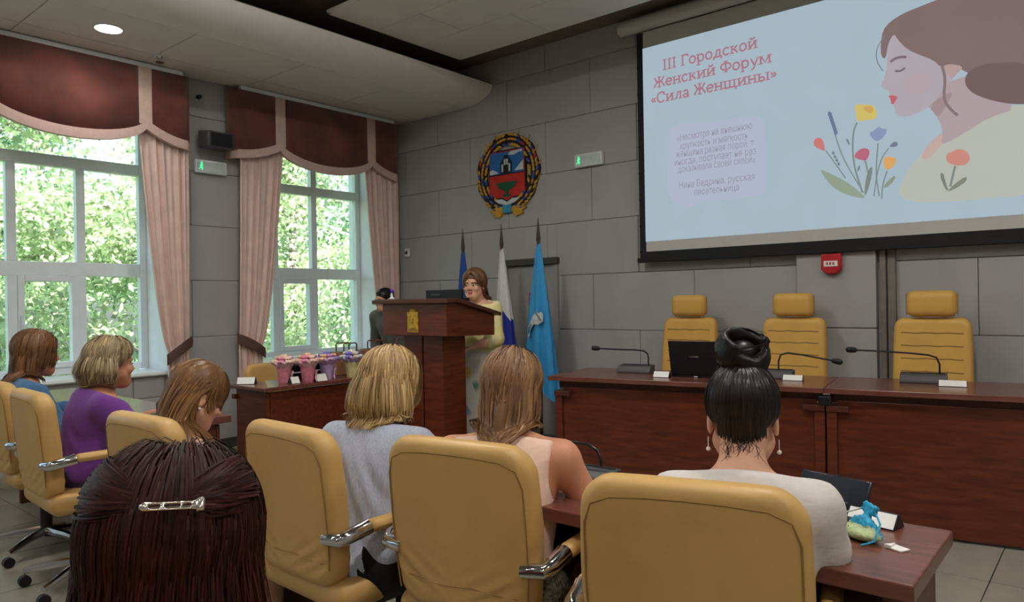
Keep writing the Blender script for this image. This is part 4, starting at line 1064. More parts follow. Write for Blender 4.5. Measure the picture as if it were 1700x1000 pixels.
# ---- lectern
t = thing('lectern', 'tall mahogany lectern with sloping top and gold emblem plate', 'lectern', (-3.965, 3.60, 0))
ax0, ax1 = -.345, .345
slab(MB().prism([(-.035, 1.335), (-.035, 1.365), (.08, 1.372), (.54, 1.26), (.54, 1.233), (.08, 1.34)], 'x', -.43, .385), 'top_board', WOODD, t)
slab(MB().prism([(.0, 1.10), (.0, 1.335), (.08, 1.342), (.505, 1.239), (.505, 1.09)], 'x', ax0, ax1), 'upper_box', WOODM, t)
slab(MB().box((-.195, .08, .04), (.0, .32, 1.10)), 'column', WOODM, t)
slab(MB().box((.016, .08, .04), (.215, .32, 1.10)), 'column_wing', WOODM, t)
slab(MB().box((.0, .09, .04), (.016, .31, 1.10)), 'column_groove', BLACKP, t, 0)
slab(MB().box((-.30, .0, 0), (.32, .50, .05)), 'foot', WOODD, t)
GOLDP = mat('gold_plate', (190, 150, 50), .35, metal=.4, var=.3, scale=40)
pl = slab(MB().box((-.06, -.008, 1.125), (.055, .0, 1.275)), 'emblem_plate', GOLDP, t, .002)
slab(MB().prism([(-.03, 1.275), (-.035, 1.295), (-.015, 1.288), (-.002, 1.30), (.011, 1.288), (.03, 1.295), (.026, 1.275)], 'y', -.008, 0), 'emblem_crown', GOLDP, pl, 0)
for (x, z, a, b) in ((-.003, 1.215, .018, .03), (-.003, 1.16, .03, .012)): MB().ball((x, -.008, z), (a, .005, b), 10, 6).build('emblem_relief', GOLDP, pl)
MB().box((-.05, -.0105, 1.135), (.045, -.008, 1.148)).build('emblem_band', SEAM, pl, smooth=False)
def lec_z(dy): return 1.372-(dy-.08)*.2424
t = thing('lectern_monitor', 'low black screen lying on the lectern top by the speaker', 'monitor', (-3.84, 3.69, 1.372))
MB().box((-.14, .10, -.024), (.17, .20, .0)).build('foot', BLACKP, t, bevel=.004)
MB().box((-.17, .08, -.005), (.20, .105, .062)).build('panel', BLACKP, t, bevel=.004)
MB().box((-.11, .077, .02), (-.02, .08, .034)).build('rear_label', DGREY, t, smooth=False)
t = thing('flower_sprig', 'tiny purple bloom on a white stem behind the left end of the lectern top', 'ornament', (-4.34, 3.72, 1.366))
MB().lathe([(.02, 0), (.024, .012), (.012, .02), (.006, .055)], 10).build('white_vase', WHITEP, t)
for (a, b, c) in ((0, 0, .072), (.012, .0, .064), (-.01, .008, .066)): MB().ball((a, b, c), .012, 8, 6).build('petal', mat('violet_petal', (96, 40, 180), .6), t)

# ---- side table by the windows with bouquets, bags and cards
t = thing('side_table', 'mahogany table by the windows carrying the bouquets', 'table', (-4.95, 2.74, 0))
slab(MB().box((-.03, -.02, .742), (.43, 2.02, .77)), 'tabletop', WOODT, t)
slab(MB().box((.0, .012, 0), (.40, .04, .735)), 'end_panel', WOODM, t); slab(MB().box((.0, 1.96, 0), (.40, 1.99, .735)), 'end_panel', WOODM, t)
slab(MB().box((.385, .04, .06), (.405, 1.96, .735)), 'front_panel', WOODH, t)
slab(MB().box((-.025, -.012, .665), (.02, .012, .70)), 'corner_bracket', WOODD, t)
def bouquet(x, y, label, wrap, frill, blooms, s=1.0):
    t = thing('bouquet_cup', label, 'bouquet', (x, y, .771), random.uniform(0, 6))
    WM = mat('wrap_%d_%d_%d' % wrap, wrap, .6, var=.2, scale=30); FM = mat('frill_%d_%d_%d' % frill, frill, .7, var=.2, scale=40)
    w = .76*s; MB().lathe([(.052*w, 0), (.054*w, .004), (.076*w, .13*s), (.074*w, .13*s)], 18).build('cup', WM, t)
    rows = []
    for (r, z, a) in ((.060, .10, .0), (.085, .135, .006), (.112, .165, .014), (.118, .15, .018)):
        rows.append([((r+a*math.sin(9*q))*w*math.cos(q), (r+a*math.sin(9*q))*w*math.sin(q), (z+a*.6*math.cos(9*q))*s) for q in [2*PI*i/54 for i in range(54)]])
    MB().grid(rows, close_u=True).build('paper_frill', FM, t, solid=.003)
    pts = [(0, 0, .2)]+[(.052*math.cos(a), .052*math.sin(a), .185) for a in [2*PI*i/5 for i in range(5)]]+[(.088*math.cos(a), .088*math.sin(a), .16) for a in [2*PI*(i+.5)/7 for i in range(7)]]
    for i, (a, b, c) in enumerate(pts):
        col = blooms[i % len(blooms)]; mb = MB()
        mb.ball((0, 0, 0), (.019*s, .019*s, .016*s), 8, 6)
        for k in range(5):
            q = 2*PI*k/5+i; mb.ball((.017*s*math.cos(q), .017*s*math.sin(q), .002), (.015*s, .015*s, .012*s), 7, 5)
        mb.build('bloom', mat('bloom_%d_%d_%d' % col, col, .7, var=.15), t, loc=(a*w, b*w, c*s))
    MB().tube([(.06*w, -.02, .06*s), (.075*w, -.03, .085*s), (.06*w, -.05, .07*s), (.055*w, -.04, .03*s), (.06*w, -.055, .006)], .006, 6).build('ribbon', FM, t)
bouquet(-4.70, 2.99, 'pink bouquet cup with cream blooms, leftmost on the side table', (226, 146, 158), (236, 196, 204), [(232, 206, 168), (226, 152, 172), (238, 216, 196)], .98)
bouquet(-4.60, 3.125, 'deep pink bouquet cup with a ribbon tail, second from the left', (220, 132, 150), (236, 182, 194), [(232, 190, 150), (222, 136, 160), (236, 200, 190)], 1.0)
bouquet(-4.635, 3.32, 'lilac bouquet cup with blue and peach blooms, third from the left', (196, 166, 206), (202, 164, 212), [(126, 120, 206), (232, 190, 150), (206, 160, 196)], .98)
bouquet(-4.61, 3.535, 'cream cup with white and violet blooms in front of the brown bags', (220, 206, 148), (190, 170, 204), [(226, 220, 200), (140, 126, 200), (214, 204, 190)], 1.0)
KRAFT = mat('kraft_paper', (164, 116, 84), .8, var=.08, scale=30)
def gift_bag(x, y, rz, w, d, h, label, hcol):
    t = thing('gift_bag', label, 'bag', (x, y, .771), rz, 'brown paper gift bags')
    mb = MB().box((-w/2, -d/2, 0), (w/2, d/2, h)); mb.build('bag_body', KRAFT, t, bevel=.004, smooth=False)
    MB().box((-w/2+.008, -d/2+.008, h), (w/2-.008, d/2-.008, h+.0015)).build('bag_mouth', BLACKP, t, smooth=False)
    for s in (-1, 1):
        y_ = s*(d/2-.004); MB().tube([(-w*.22, y_, h-.02), (-w*.22, y_, h+.055), (-w*.19, y_, h+.066), (w*.19, y_, h+.066), (w*.22, y_, h+.055), (w*.22, y_, h-.02)], .006, 6).build('bag_handle', hcol, t)
OLIVE = mat('olive_cord', (92, 92, 72), .7); BRN = mat('brown_cord', (120, 78, 56), .7)
gift_bag(-4.85, 3.665, PI/2, .29, .11, .185, 'kraft paper bag with olive handles behind the lilac bouquet', OLIVE)
gift_bag(-4.84, 3.98, PI/2, .29, .11, .19, 'kraft paper bag with brown handles, middle of the three bags', BRN)
gift_bag(-4.83, 4.29, PI/2, .28, .11, .19, 'kraft paper bag nearest the lectern, partly behind it', BRN)
def table_card(x, y, rz, w, h, label):
    return name_plate((x, y, .771), rz, label, w, h, 3, 'table_card')
table_card(-4.885, 2.80, math.radians(40), .13, .05, 'white folded card at the left corner of the side table')
table_card(-4.60, 3.005+.0, PI/2, .07, .05, 'white folded card between the first two bouquet cups')
table_card(-4.57, 3.21, PI/2, .09, .055, 'white folded card between the second and third bouquet cups')
def small_case(x, y, label, h):
    t = thing('black_gift_box', label, 'box', (x, y, .771), PI/2)
    MB().box((-.07, -.03, 0), (.07, .03, h)).build('box_body', BLACKP, t, bevel=.004); MB().box((-.072, -.032, h), (.072, .032, h+.016)).build('box_lid', DGREY, t, bevel=.003); MB().box((-.05, -.036, h*.5), (.05, -.032, h*.58)).build('printed_line', WHITEP, t, smooth=False)
small_case(-4.80, 3.13, 'small black box behind the gap between the first two bouquets', .11)
small_case(-4.78, 3.30, 'small black box behind the gap between the second and third bouquets', .12)

# ---- audience tables
def audience_table(x0, x1, y0, y1, label):
    t = thing('audience_table', label, 'table', (x0, y0, 0)); w, d = x1-x0, y1-y0
    slab(MB().box((0, 0, .722), (w, d, .76)), 'tabletop', WOODT, t)
    slab(MB().box((.03, d-.07, .12), (w-.03, d-.05, .715)), 'front_panel', WOODH, t)
    for x in (.03, w-.07): slab(MB().box((x, .04, 0), (x+.04, d-.07, .722)), 'end_panel', WOODD, t)
    return t
audience_table(-2.72, -.325, 1.63, 2.07, 'mahogany audience table with the blue gift pouch on it')
audience_table(-5.9, -3.65, 1.60, 2.0, 'mahogany audience table in front of the woman in purple')
AZ = .761
# ---- things on the audience tables
t = thing('tablet_case', 'black tablet folio lying open beside the white sweater', 'tablet', (-.63, 1.965, AZ), math.radians(-14))
MB().box((-.10, -.08, 0), (.10, .075, .012)).build('keyboard_half', BLACKP, t, bevel=.004)
fl_ = MB().box((-.10, .072, .006), (.10, .082, .105), R=Matrix.Rotation(math.radians(-28), 3, 'X'), c=(0, .077, .008)).build('screen_half', mat('tablet_black', (26, 30, 40), .25), t, bevel=.004)
MB().box((-.04, .0715, .035), (.05, .072, .039), R=Matrix.Rotation(math.radians(-28), 3, 'X'), c=(0, .077, .008)).build('screen_line', DGREY, fl_, smooth=False)
name_plate((-.49, 2.015, AZ), math.radians(-10), 'white and grey name plate behind the blue pouch', .12, .035, 3)
t = thing('notepad', 'white paper sheet lying under the blue pouch', 'paper', (-.525, 1.985, AZ), math.radians(20))
MB().box((-.05, -.04, 0), (.05, .04, .004)).build('sheet', PAPER, t, smooth=False); MB().box((-.04, .02, .004), (.04, .024, .0045)).build('ruled_line', DGREY, t, smooth=False)
t = thing('paper_card', 'small white card lying alone near the table corner', 'card', (-.402, 1.845, AZ), math.radians(-20))
MB().prism([(-.022, -.014), (.02, -.018), (.024, .012), (-.018, .018)], 'z', 0, .003).build('card_sheet', PAPER, t, smooth=False); MB().prism([(-.022, -.014), (-.005, -.016), (-.012, .012)], 'z', .003, .008).build('folded_corner', PAPER, t, smooth=False)
# organza pouch
BLUEO = mat('blue_organza', (40, 160, 200), .5, var=.25, scale=60); PALEG = mat('pale_green_soap', (176, 190, 140), .6, var=.1)
t = thing('organza_pouch', 'bright blue organza pouch with pale green filling', 'pouch', (-.488, 1.875, AZ), math.radians(-30))
S = Sculpt((-.09, -.06, -.01), (.09, .08, .12), .004); S.ell((0, .0, .014), (.058, .034, .016), None, .01); S.ell((0, .012, .03), (.038, .014, .022), None, .012); S.cone((.0, .016, .04), (.004, .02, .056), .014, .007, .008); S.rbox((.008, .024, .07), (.022, .004, .013), .003, rot3(-.3, .2, 0), .006)
V, F_ = S.mesh(); V[:, 2] = np.maximum(V[:, 2], .0); V += rng.normal(0, .0012, V.shape)*np.clip(V[:, 2:3]*40, 0, 1)
fm = (V[F_].mean(1)[:, 2] < .034) & (V[F_].mean(1)[:, 1] < .005)
link(bpy.data.objects.new('pouch_body', np_mesh('pouch_body', V, F_, True, [BLUEO, PALEG], fm.astype(int))), t)
MB().tube([(.012, .028, .074), (-.03, .03, .06), (-.07, .01, .04), (-.085, -.01, .01), (-.06, .0, .03)], .0022, 5).build('drawstring', PAPER, t)
MB().tube([(.012, .028, .074), (.05, .01, .045), (.06, -.02, .012), (.045, -.045, .002)], .0025, 5).build('ribbon', BLUEO, t)
t = thing('blue_pouch', 'small blue pouch on the table left of the grey blazer', 'pouch', (-2.46, 1.78, AZ))
S = Sculpt((-.08, -.06, -.01), (.08, .06, .1), .007); S.ell((0, 0, .02), (.05, .03, .02), None, .01); S.cone((0, 0, .03), (.01, 0, .065), .018, .01, .01)
V, F_ = S.mesh(); V[:, 2] = np.maximum(V[:, 2], 0); link(bpy.data.objects.new('pouch_body', np_mesh('pouch_body', V, F_, True, [BLUEO])), t)
MB().tube([(.01, 0, .06), (.04, -.02, .03), (.05, -.03, .003)], .002, 5).build('drawstring', PAPER, t)
desk_mic((-1.33, 2.0, AZ), math.radians(0), 'black gooseneck microphone on the audience table beside the bare arm', [(.02, .0, .04), (.02, .0, .06), (.005, .0, .09), (-.03, .0, .105), (-.09, -.0, .105), (-.16, .0, .10)], base=(.14, .09, .03))
desk_mic((-4.02, 1.86, AZ), math.radians(0), 'gooseneck microphone in front of the woman in purple, upper of two', [(-.05, .0, .04), (-.05, .0, .10), (-.02, .0, .13), (.05, .0, .135), (.13, .0, .13)], base=(.14, .1, .035))
desk_mic((-3.86, 1.72, AZ), math.radians(0), 'gooseneck microphone in front of the woman in purple, lower of two', [(-.04, .0, .04), (-.04, .0, .07), (-.01, .0, .09), (.04, .0, .095), (.08, .0, .09)], base=(.12, .09, .03))
# ================================================================== people
def hair_mat(name, dark, light, rough=.42, spec=.35):
    m = bpy.data.materials.new(name); m.use_nodes = True; nt = m.node_tree; b = nt.nodes['Principled BSDF']
    at = nt.nodes.new('ShaderNodeAttribute'); at.attribute_name = 'tone'
    rp = nt.nodes.new('ShaderNodeValToRGB'); rp.color_ramp.elements[0].color = (*lin(dark), 1); rp.color_ramp.elements[1].color = (*lin(light), 1)
    nt.links.new(at.outputs['Fac'], rp.inputs[0]); nt.links.new(rp.outputs[0], b.inputs['Base Color'])
    b.inputs['Roughness'].default_value = rough; b.inputs['Specular IOR Level'].default_value = spec
    return m
def skin_mat(name, c):
    m = mat(name, c, .5, var=.05, scale=14, bump=.04, bscale=180, spec=.35)
    b = m.node_tree.nodes['Principled BSDF']; b.inputs['Subsurface Weight'].default_value = .12; b.inputs['Subsurface Radius'].default_value = (.012, .005, .003)
    return m
def cloth_mat(name, c, var=.06, fold=.5, fscale=7, stretch=(1, 1, 2.2), rough=.85, wood=None):
    return mat(name, c, rough, var=var, scale=40, stretch=stretch, bump=fold, bscale=fscale, spec=.2, sheen=.15, wood=wood)
LIPM = mat('lips', (172, 84, 82), .45, var=.05); BROWM = mat('eyebrow', (84, 60, 46), .8); EYEW = mat('eye_white', (190, 180, 172), .2, var=.02); EYEB = mat('eye_iris', (62, 50, 44), .2)
A = np.array
def unit(v): v = np.asarray(v, float); return v/np.linalg.norm(v)
HEAD_C = ((0, -.012, .035), (.074, .096, .085))
class Person:
    def __init__(s, label, loc, rz, skin, lean=10, side=0, pel=.52, torso=.46, sh=.165, head=(0, 0, 0), neck_f=.03, standing=False, elbows=None, wrists=None,
                 scale=1.0, bulk=1.0, hs=1.0, knees=None, ankles=None, head_at=None, head_z=None):
        s.t = thing('person', label, 'person', loc, rz); s.t.scale = (scale,)*3
        s.skin = skin; s.bulk = bulk; s.hs = hs; s.sh = sh
        l = math.radians(lean); sd = math.radians(side)
        s.d = A((math.sin(sd), math.sin(l), math.cos(l)*math.cos(sd))); s.d = unit(s.d)
        s.pel = A((0, 0, pel)); s.neck = s.pel+s.d*torso; s.R = rot3(-l, sd, 0)
        yaw, pitch, roll = [math.radians(v) for v in head]            # yaw + = to the person's left, pitch + = bowed
        s.HR = rot3(0, 0, yaw)@rot3(-pitch, 0, 0)@rot3(0, roll, 0)
        s.hc = s.neck+s.R@A((0, neck_f, .06))+s.HR@A((0, .012, .085*hs))
        if head_z is not None:                                         # stretch or slump the trunk to the surveyed head height
            dl = (head_z/scale-s.hc[2])/s.d[2]; s.neck = s.neck+s.d*dl; s.hc = s.hc+s.d*dl
        if head_at is not None:
            w = Matrix.Rotation(rz, 3, 'Z')@Vector(s.hc*scale); s.t.location = (head_at[0]-w.x, head_at[1]-w.y, loc[2])
        s.shl = [s.neck+s.R@A((q*sh, .0, -.06)) for q in (-1, 1)]
        s.el = [A(e) for e in (elbows or [(-.26, .12, .70), (.26, .12, .70)])]
        s.wr = [A(w) for w in (wrists or [(-.14, .34, .76), (.14, .34, .76)])]
        s.standing = standing
        if standing:
            s.hip = [A((q*.085, 0, pel-.02)) for q in (-1, 1)]; s.kn = [A((q*.09, .02, pel*.52)) for q in (-1, 1)]; s.an = [A((q*.09, -.01, .07)) for q in (-1, 1)]
        else:
            s.hip = [A((q*.085, .04, pel-.015)) for q in (-1, 1)]; s.kn = [A((q*.095, .42, pel-.01)) for q in (-1, 1)]; s.an = [A((q*.10, .40, .085)) for q in (-1, 1)]
        if knees: s.kn = [A(k) for k in knees]
        if ankles: s.an = [A(k) for k in ankles]
    # shared volumes of trunk and limbs, grown by g
    def trunk(s, S, g, k=.05):
        b = s.bulk; R = s.R; n = s.neck; L = np.linalg.norm(s.neck-s.pel)
        S.ell(s.pel+s.d*.02, (.165*b+g, .125*b+g, .12+g), R, k); S.ell(s.pel+s.d*L*.38, (.135*b+g, .105*b+g, .15+g), R, k)
        S.ell(s.pel+s.d*L*.68, (.15*b+g, .108*b+g, .15+g), R, k)
        for q in (0, 1): S.cone(n+R@A((0, -.005, -.03)), s.shl[q]+R@A((0, 0, .0)), .055+g, .05*b+g, k)
    def arm(s, S, q, g, frac=1.0, k=.025):
        b = .5+.5*s.bulk
        S.cone(s.shl[q], s.el[q], .052*b+g, .041*b+g, k)
        if frac > .5:
            u = (frac-.5)*2; e = s.el[q]+(s.wr[q]-s.el[q])*u; S.cone(s.el[q], e, .041*b+g, (.041-.013*u)*b+g, k)
    def legs(s, S, g, k=.03, lower=True):
        for q in (0, 1):
            S.cone(s.hip[q], s.kn[q], .082*s.bulk+g, .06+g, k)
            if lower: S.cone(s.kn[q], s.an[q], .056+g, .036+g, k)
    def bounds(s):
        P = np.array([s.hc+.16, s.hc-.16, s.pel+.2, s.pel-.2]+[p+.09 for p in s.el+s.wr+s.kn+s.an+s.shl]+[p-.09 for p in s.el+s.wr+s.kn+s.an+s.shl]+[A((0, .62, .0))] if not s.standing else [s.hc+.16, s.hc-.16, s.pel+.22, s.pel-.22]+[p+.09 for p in s.el+s.wr+s.an+s.shl]+[p-.09 for p in s.el+s.wr+s.an+s.shl]+[A((0, .2, 0))])
        lo, hi = P.min(0)-.04, P.max(0)+.04; lo[2] = -.02; return lo, hi
    def hl(s, p): return s.hc+s.HR@(A(p)*s.hs)
    def body(s, lips=True, feet=True):
        lo, hi = s.bounds(); h = s.hs
        S = Sculpt(lo, hi, .016, (s.hc-.13, s.hc+.13), .0062)
        s.trunk(S, 0)
        for q in (0, 1): s.arm(S, q, 0)
        s.legs(S, 0)
        for q in (0, 1):
            f = s.an[q]; S.cone(f+A((0, -.02, -.03)), f+A((0, .13, -.05)), .036, .03, .03)
        # neck and head
        S.cone(s.neck+s.R@A((0, -.005, -.03)), s.hl((0, -.02, -.05)), .056, .052*h, .03)
        e = lambda c, r, k=.02, op='add': S.ell(s.hl(c), A(r)*h, s.HR, k, op)
        c_ = lambda a, b, ra, rb, k=.01, op='add': S.cone(s.hl(a), s.hl(b), ra*h, rb*h, k, op)
        e(*HEAD_C, .02); e((0, .03, -.03), (.061, .062, .085), .03); e((0, .055, -.085), (.036, .036, .03), .03)
        c_((-.05, .03, -.055), (-.02, .065, -.095), .022, .022, .03); c_((.05, .03, -.055), (.02, .065, -.095), .022, .022, .03)
        e((0, .078, .022), (.055, .016, .012), .02)                                   # brow
        for q in (-1, 1):
            e((q*.031, .100, .000), (.019, .014, .013), .012, 'sub'); e((q*.042, .07, -.03), (.024, .02, .02), .02)
            e((q*.077, -.008, -.012), (.009, .020, .031), .008); e((q*.082, -.004, -.010), (.004, .011, .018), .004, 'sub')
        c_((0, .086, .008), (0, .108, -.027), .0075, .0115, .012); c_((-.011, .098, -.033), (.011, .098, -.033), .0085, .0085, .008)
        e((0, .089, -.058), (.021, .010, .006), .008); e((0, .088, -.068), (.018, .010, .007), .008)
        V, F_ = S.mesh()
        C = V[F_].mean(1); lc = (C-s.hc)@s.HR/h
        fm = np.zeros(len(F_), int)
        if lips: fm[(lc[:, 1] > .078) & (np.abs(lc[:, 0]) < .022-.25*np.abs(lc[:, 2]+.063)) & (np.abs(lc[:, 2]+.0635) < .011)] = 1
        fm[(lc[:, 1] > .07) & (np.abs(np.abs(lc[:, 0])-.033) < .019) & (np.abs(lc[:, 2]-.021+.12*np.abs(np.abs(lc[:, 0])-.033)) < .0042)] = 2
        for q in (0, 1):
            hv, hf = s.hand(q); fm = np.concatenate([fm, np.zeros(len(hf), int)]); F_ = np.concatenate([F_, hf+len(V)]); V = np.concatenate([V, hv])
        s.b = link(bpy.data.objects.new('body', np_mesh('body', V, F_, True, [s.skin, LIPM, BROWM], fm)), s.t)
        for q in (-1, 1):
            c = s.hl((q*.031, .0835, .0)); ey = MB().ball(tuple(c), .0105*h, 12, 8).build('eye', EYEW, s.t)
            MB().ball(tuple(s.hl((q*.031, .0905, .0))), .0058*h, 10, 6).build('iris', EYEB, ey)
        return s
    def hand(s, q):
        w = s.wr[q]; f = unit(w-s.el[q]); f = unit(f+A((0, .15, -.05))); dn = A((0, 0, -1.)); dn = unit(dn-f*(dn@f)); x = np.cross(f, -dn)      # x: to the right of the hand, palm down
        sg = -1 if q == 0 else 1                                                       # thumb lies inward
        L = lambda a, b, c: w+x*a+f*b-dn*c
        S = Sculpt(w-.16, w+.16, .0052)
        S.cone(w-f*.05, w+f*.01, .029, .026, .01); S.rbox(L(0, .05, -.002), (.038, .045, .014), .013, np.stack([x, f, -dn], 1), .015)
        for i, (a, ln) in enumerate(((-.030, .062), (-.010, .074), (.010, .078), (.030, .070))):
            a = a*(sg if q == 0 else 1)*(-1 if q == 0 else 1)*1.0
            ln = ln if q == 1 else (.070, .078, .074, .062)[i]
            k0, k1, k2, k3 = L(a, .088, 0), L(a*1.05, .088+ln*.45, -.004), L(a*1.03, .088+ln*.72, -.018), L(a, .088+ln*.82, -.036)
            S.cone(k0, k1, .0095, .0088, .004); S.cone(k1, k2, .0088, .0082, .004); S.cone(k2, k3, .0082, .0072, .004)
        th = -sg
        S.cone(L(th*.026, .02, -.006), L(th*.052, .05, -.012), .014, .0115, .008); S.cone(L(th*.052, .05, -.012), L(th*.056, .082, -.018), .0112, .0088, .004)
        return S.mesh()
    def top(s, name, mt, sleeve=1.0, g=.014, bottom=.40, neck_z=-.012, neck_tilt=.35, armhole=0.0, h=.012, fold=1.0, label=None):
        lo, hi = s.bounds(); S = Sculpt(lo, hi, h)
        s.trunk(S, g)
        if sleeve > 0:
            for q in (0, 1): s.arm(S, q, g+.004, sleeve)
        if armhole:
            for q, sg in ((0, -1), (1, 1)):
                S.ell(s.shl[q]+s.R@A((sg*armhole, 0, -.035)), (.058, .14, .125), s.R, .01, 'sub')
        S.plane(s.neck+s.d*neck_z, s.d+s.R@A((0, neck_tilt, 0)), .012)
        S.plane((0, 0, bottom), (0, 0, -1), .01)
        V, F_ = S.mesh(); rr = np.random.default_rng(3)
        # soft cloth folds: creases running across the trunk
        ph = 26*V[:, 2]+9*V[:, 0]+3*np.sin(14*V[:, 0]+5*V[:, 1]); c0 = s.pel+s.d*.2
        out = V-c0; out[:, 2] = 0; out /= np.maximum(np.linalg.norm(out, axis=1), 1e-6)[:, None]
        low_ = np.clip(1.35-(V[:, 2]-s.pel[2])/.36, .25, 1.2); V = V+out*(fold*low_*(.0035*np.sin(ph)+.002*np.sin(2.3*ph+V[:, 0]*20)))[:, None]
        o = link(bpy.data.objects.new(name, np_mesh(name, V, F_, True, [mt])), s.t)
        if label: o['label'] = label
        return o
    def bottom(s, name, mt, kind='trousers', g=.012, hem=None):
        lo, hi = s.bounds(); lo = lo-.03; hi = hi+.03; lo[2] = -.02; S = Sculpt(lo, hi, .015)
        b = s.bulk; S.ell(s.pel+s.d*.0, (.17*b+g, .13*b+g, .13+g), s.R, .04)
        if kind == 'trousers': s.legs(S, g)
        else:
            s.legs(S, g+.01, .08, lower=s.standing); S.cone((s.hip[0]+s.hip[1])/2, (s.kn[0]+s.kn[1])/2, .09, .085, .08)
            if s.standing: S.cone(s.pel, A((0, 0, .35)), .15, .21, .06); S.cone(A((0, 0, .3)), A((0, 0, .24)), .21, .22, .02)
            else: S.cone((s.kn[0]+s.kn[1])/2, (s.an[0]+s.an[1])/2+A((0, 0, .2)), .12, .12, .05)
        if hem: S.plane((0, 0, hem), (0, 0, -1), .01)
        V, F_ = S.mesh(); return link(bpy.data.objects.new(name, np_mesh(name, V, F_, True, [mt])), s.t)
    def shoes(s, mt):
        for q in (0, 1):
            f = s.an[q]; S = Sculpt(f-A((.09, .12, .12)), f+A((.09, .25, .08)), .01)
            S.cone(f+A((0, -.025, -.035)), f+A((0, .14, -.05)), .043, .036, .03); S.plane((0, 0, .002), (0, 0, -1), .003)
            V, F_ = S.mesh(); link(bpy.data.objects.new('shoe', np_mesh('shoe', V, F_, True, [mt])), s.t)
    # ---- hair grown from the scalp, falling over head, neck and trunk
    def sdist(s, P, extra):
        def el(c, r, R):
            l = (P-c)@R; k0 = np.linalg.norm(l/r, axis=1); k1 = np.linalg.norm(l/np.asarray(r)**2, axis=1); return k0*(k0-1)/np.maximum(k1, 1e-9)
        def cp(a, b, ra, rb):
            ba = b-a; t = np.clip(((P-a)@ba)/(ba@ba), 0, 1); return np.linalg.norm(P-a-t[:, None]*ba, axis=1)-(ra+(rb-ra)*t)
        h = s.hs
        d = np.minimum(el(s.hl(HEAD_C[0]), A(HEAD_C[1])*h, s.HR), el(s.hl((0, .025, -.03)), A((.064, .066, .09))*h, s.HR))
        d = np.minimum(d, cp(s.neck, s.hl((0, -.02, -.05)), .06, .056))
        d = np.minimum(d, el(s.pel+s.d*np.linalg.norm(s.neck-s.pel)*.68, A((.165*s.bulk, .123*s.bulk, .165)), s.R)-.004)
        for q in (0, 1): d = np.minimum(d, cp(s.neck+s.R@A((0, -.005, -.03)), s.shl[q], .072, .066*s.bulk))
        return d-extra
    def hair(s, mt, length, n=2600, steps=14, vol=.022, part=(.0, .25, 1.), tuck=0.0, r=.0014, fringe=False, spread=.0, seed=1, lenvar=.1, grav=.28, backsweep=.55, low=-.45, guides=260, gr=.013, front_len=None, cap=True, wave=0.0, gather=0.0, hugz=.03, back=0.0):
        R_ = np.random.default_rng(seed); m = n*3
        i = np.arange(m)+.5; ph = np.arccos(1-2*i/m); th = PI*(1+5**.5)*i
        D = np.stack([np.cos(th)*np.sin(ph), np.sin(th)*np.sin(ph), np.cos(ph)], 1)
        x, y, z = D.T
        keep = np.where(y > .05, z > .30+.45*y-.25*np.abs(x)*(y < .5), z > low-.0*y)
        D = D[keep]; D = D[R_.permutation(len(D))[:n]]; n = len(D)
        c, rr = HEAD_C
        loc = A(c)+D*A(rr); P = s.hc+(loc*s.hs)@s.HR.T
        p = unit(A(part)); tan = -(p-D*(D@p)[:, None]); tan /= np.maximum(np.linalg.norm(tan, axis=1), 1e-4)[:, None]
        if fringe: bias = np.zeros_like(D)
        else: bias = np.stack([np.sign(D[:, 0]-p[0]*.3)*.5*(D[:, 1] > .1), -backsweep*(D[:, 1] > .0), 0*D[:, 0]], 1)
        v = tan+bias; v /= np.linalg.norm(v, axis=1)[:, None]; v = v@s.HR.T
        off = vol*(.25+.75*R_.random(n))+.004
        ln = length*(1+lenvar*(R_.random(n)-.6))
        if front_len is not None: ln = np.where(D[:, 1] > .25, front_len*(1+.2*(R_.random(n)-.5)), ln)
        ds = (ln/steps)[:, None]; path = []
        P = P+(D@s.HR.T)*(off*.5)[:, None]; path.append(P.copy()); axis_c = s.hc+s.HR@A((0, -.03, -.1))
        for k in range(steps):
            g = grav*(.35+1.3*k/steps); v = v*(1-g)+A((0, 0, -1.))*g
            if spread: o = P-axis_c; o[:, 2] = 0; v = v+spread*o
            if gather: o = (s.neck+s.R@A((0, -.085, 0)))-P; o[:, 2] = 0; v = v+o*gather*min(1, max(0, k/steps-.15)*2.5)
            if tuck and k > steps*.62: o = axis_c-P; o[:, 2] = 0; v = v+o*tuck
            v /= np.linalg.norm(v, axis=1)[:, None]; Q = P+v*ds
            for _ in range(2):
                d = s.sdist(Q, 0); e = .004
                G = np.stack([s.sdist(Q+A((e, 0, 0)), 0)-d, s.sdist(Q+A((0, e, 0)), 0)-d, s.sdist(Q+A((0, 0, e)), 0)-d], 1); G /= np.maximum(np.linalg.norm(G, axis=1), 1e-6)[:, None]
                lz = ((Q-s.hc)@s.HR)[:, 2]; hug = np.clip((lz+hugz)/.05, 0, 1)*.8
                push = np.where(d < off, off-d, (off-d)*hug); Q = Q+G*push[:, None]
            if wave: Q = Q+A((1, .6, 0))*(wave*np.sin(k*.9+D[:, 0]*5+D[:, 1]*3))[:, None]*(k/steps)
            v = (Q-P); v /= np.maximum(np.linalg.norm(v, axis=1), 1e-6)[:, None]; P = Q; path.append(P.copy())
        W = np.stack(path, 1)                                              # n, steps+1, 3
        s.strands(W, mt, r, R_, guides, gr, cap, off=off)
        return W
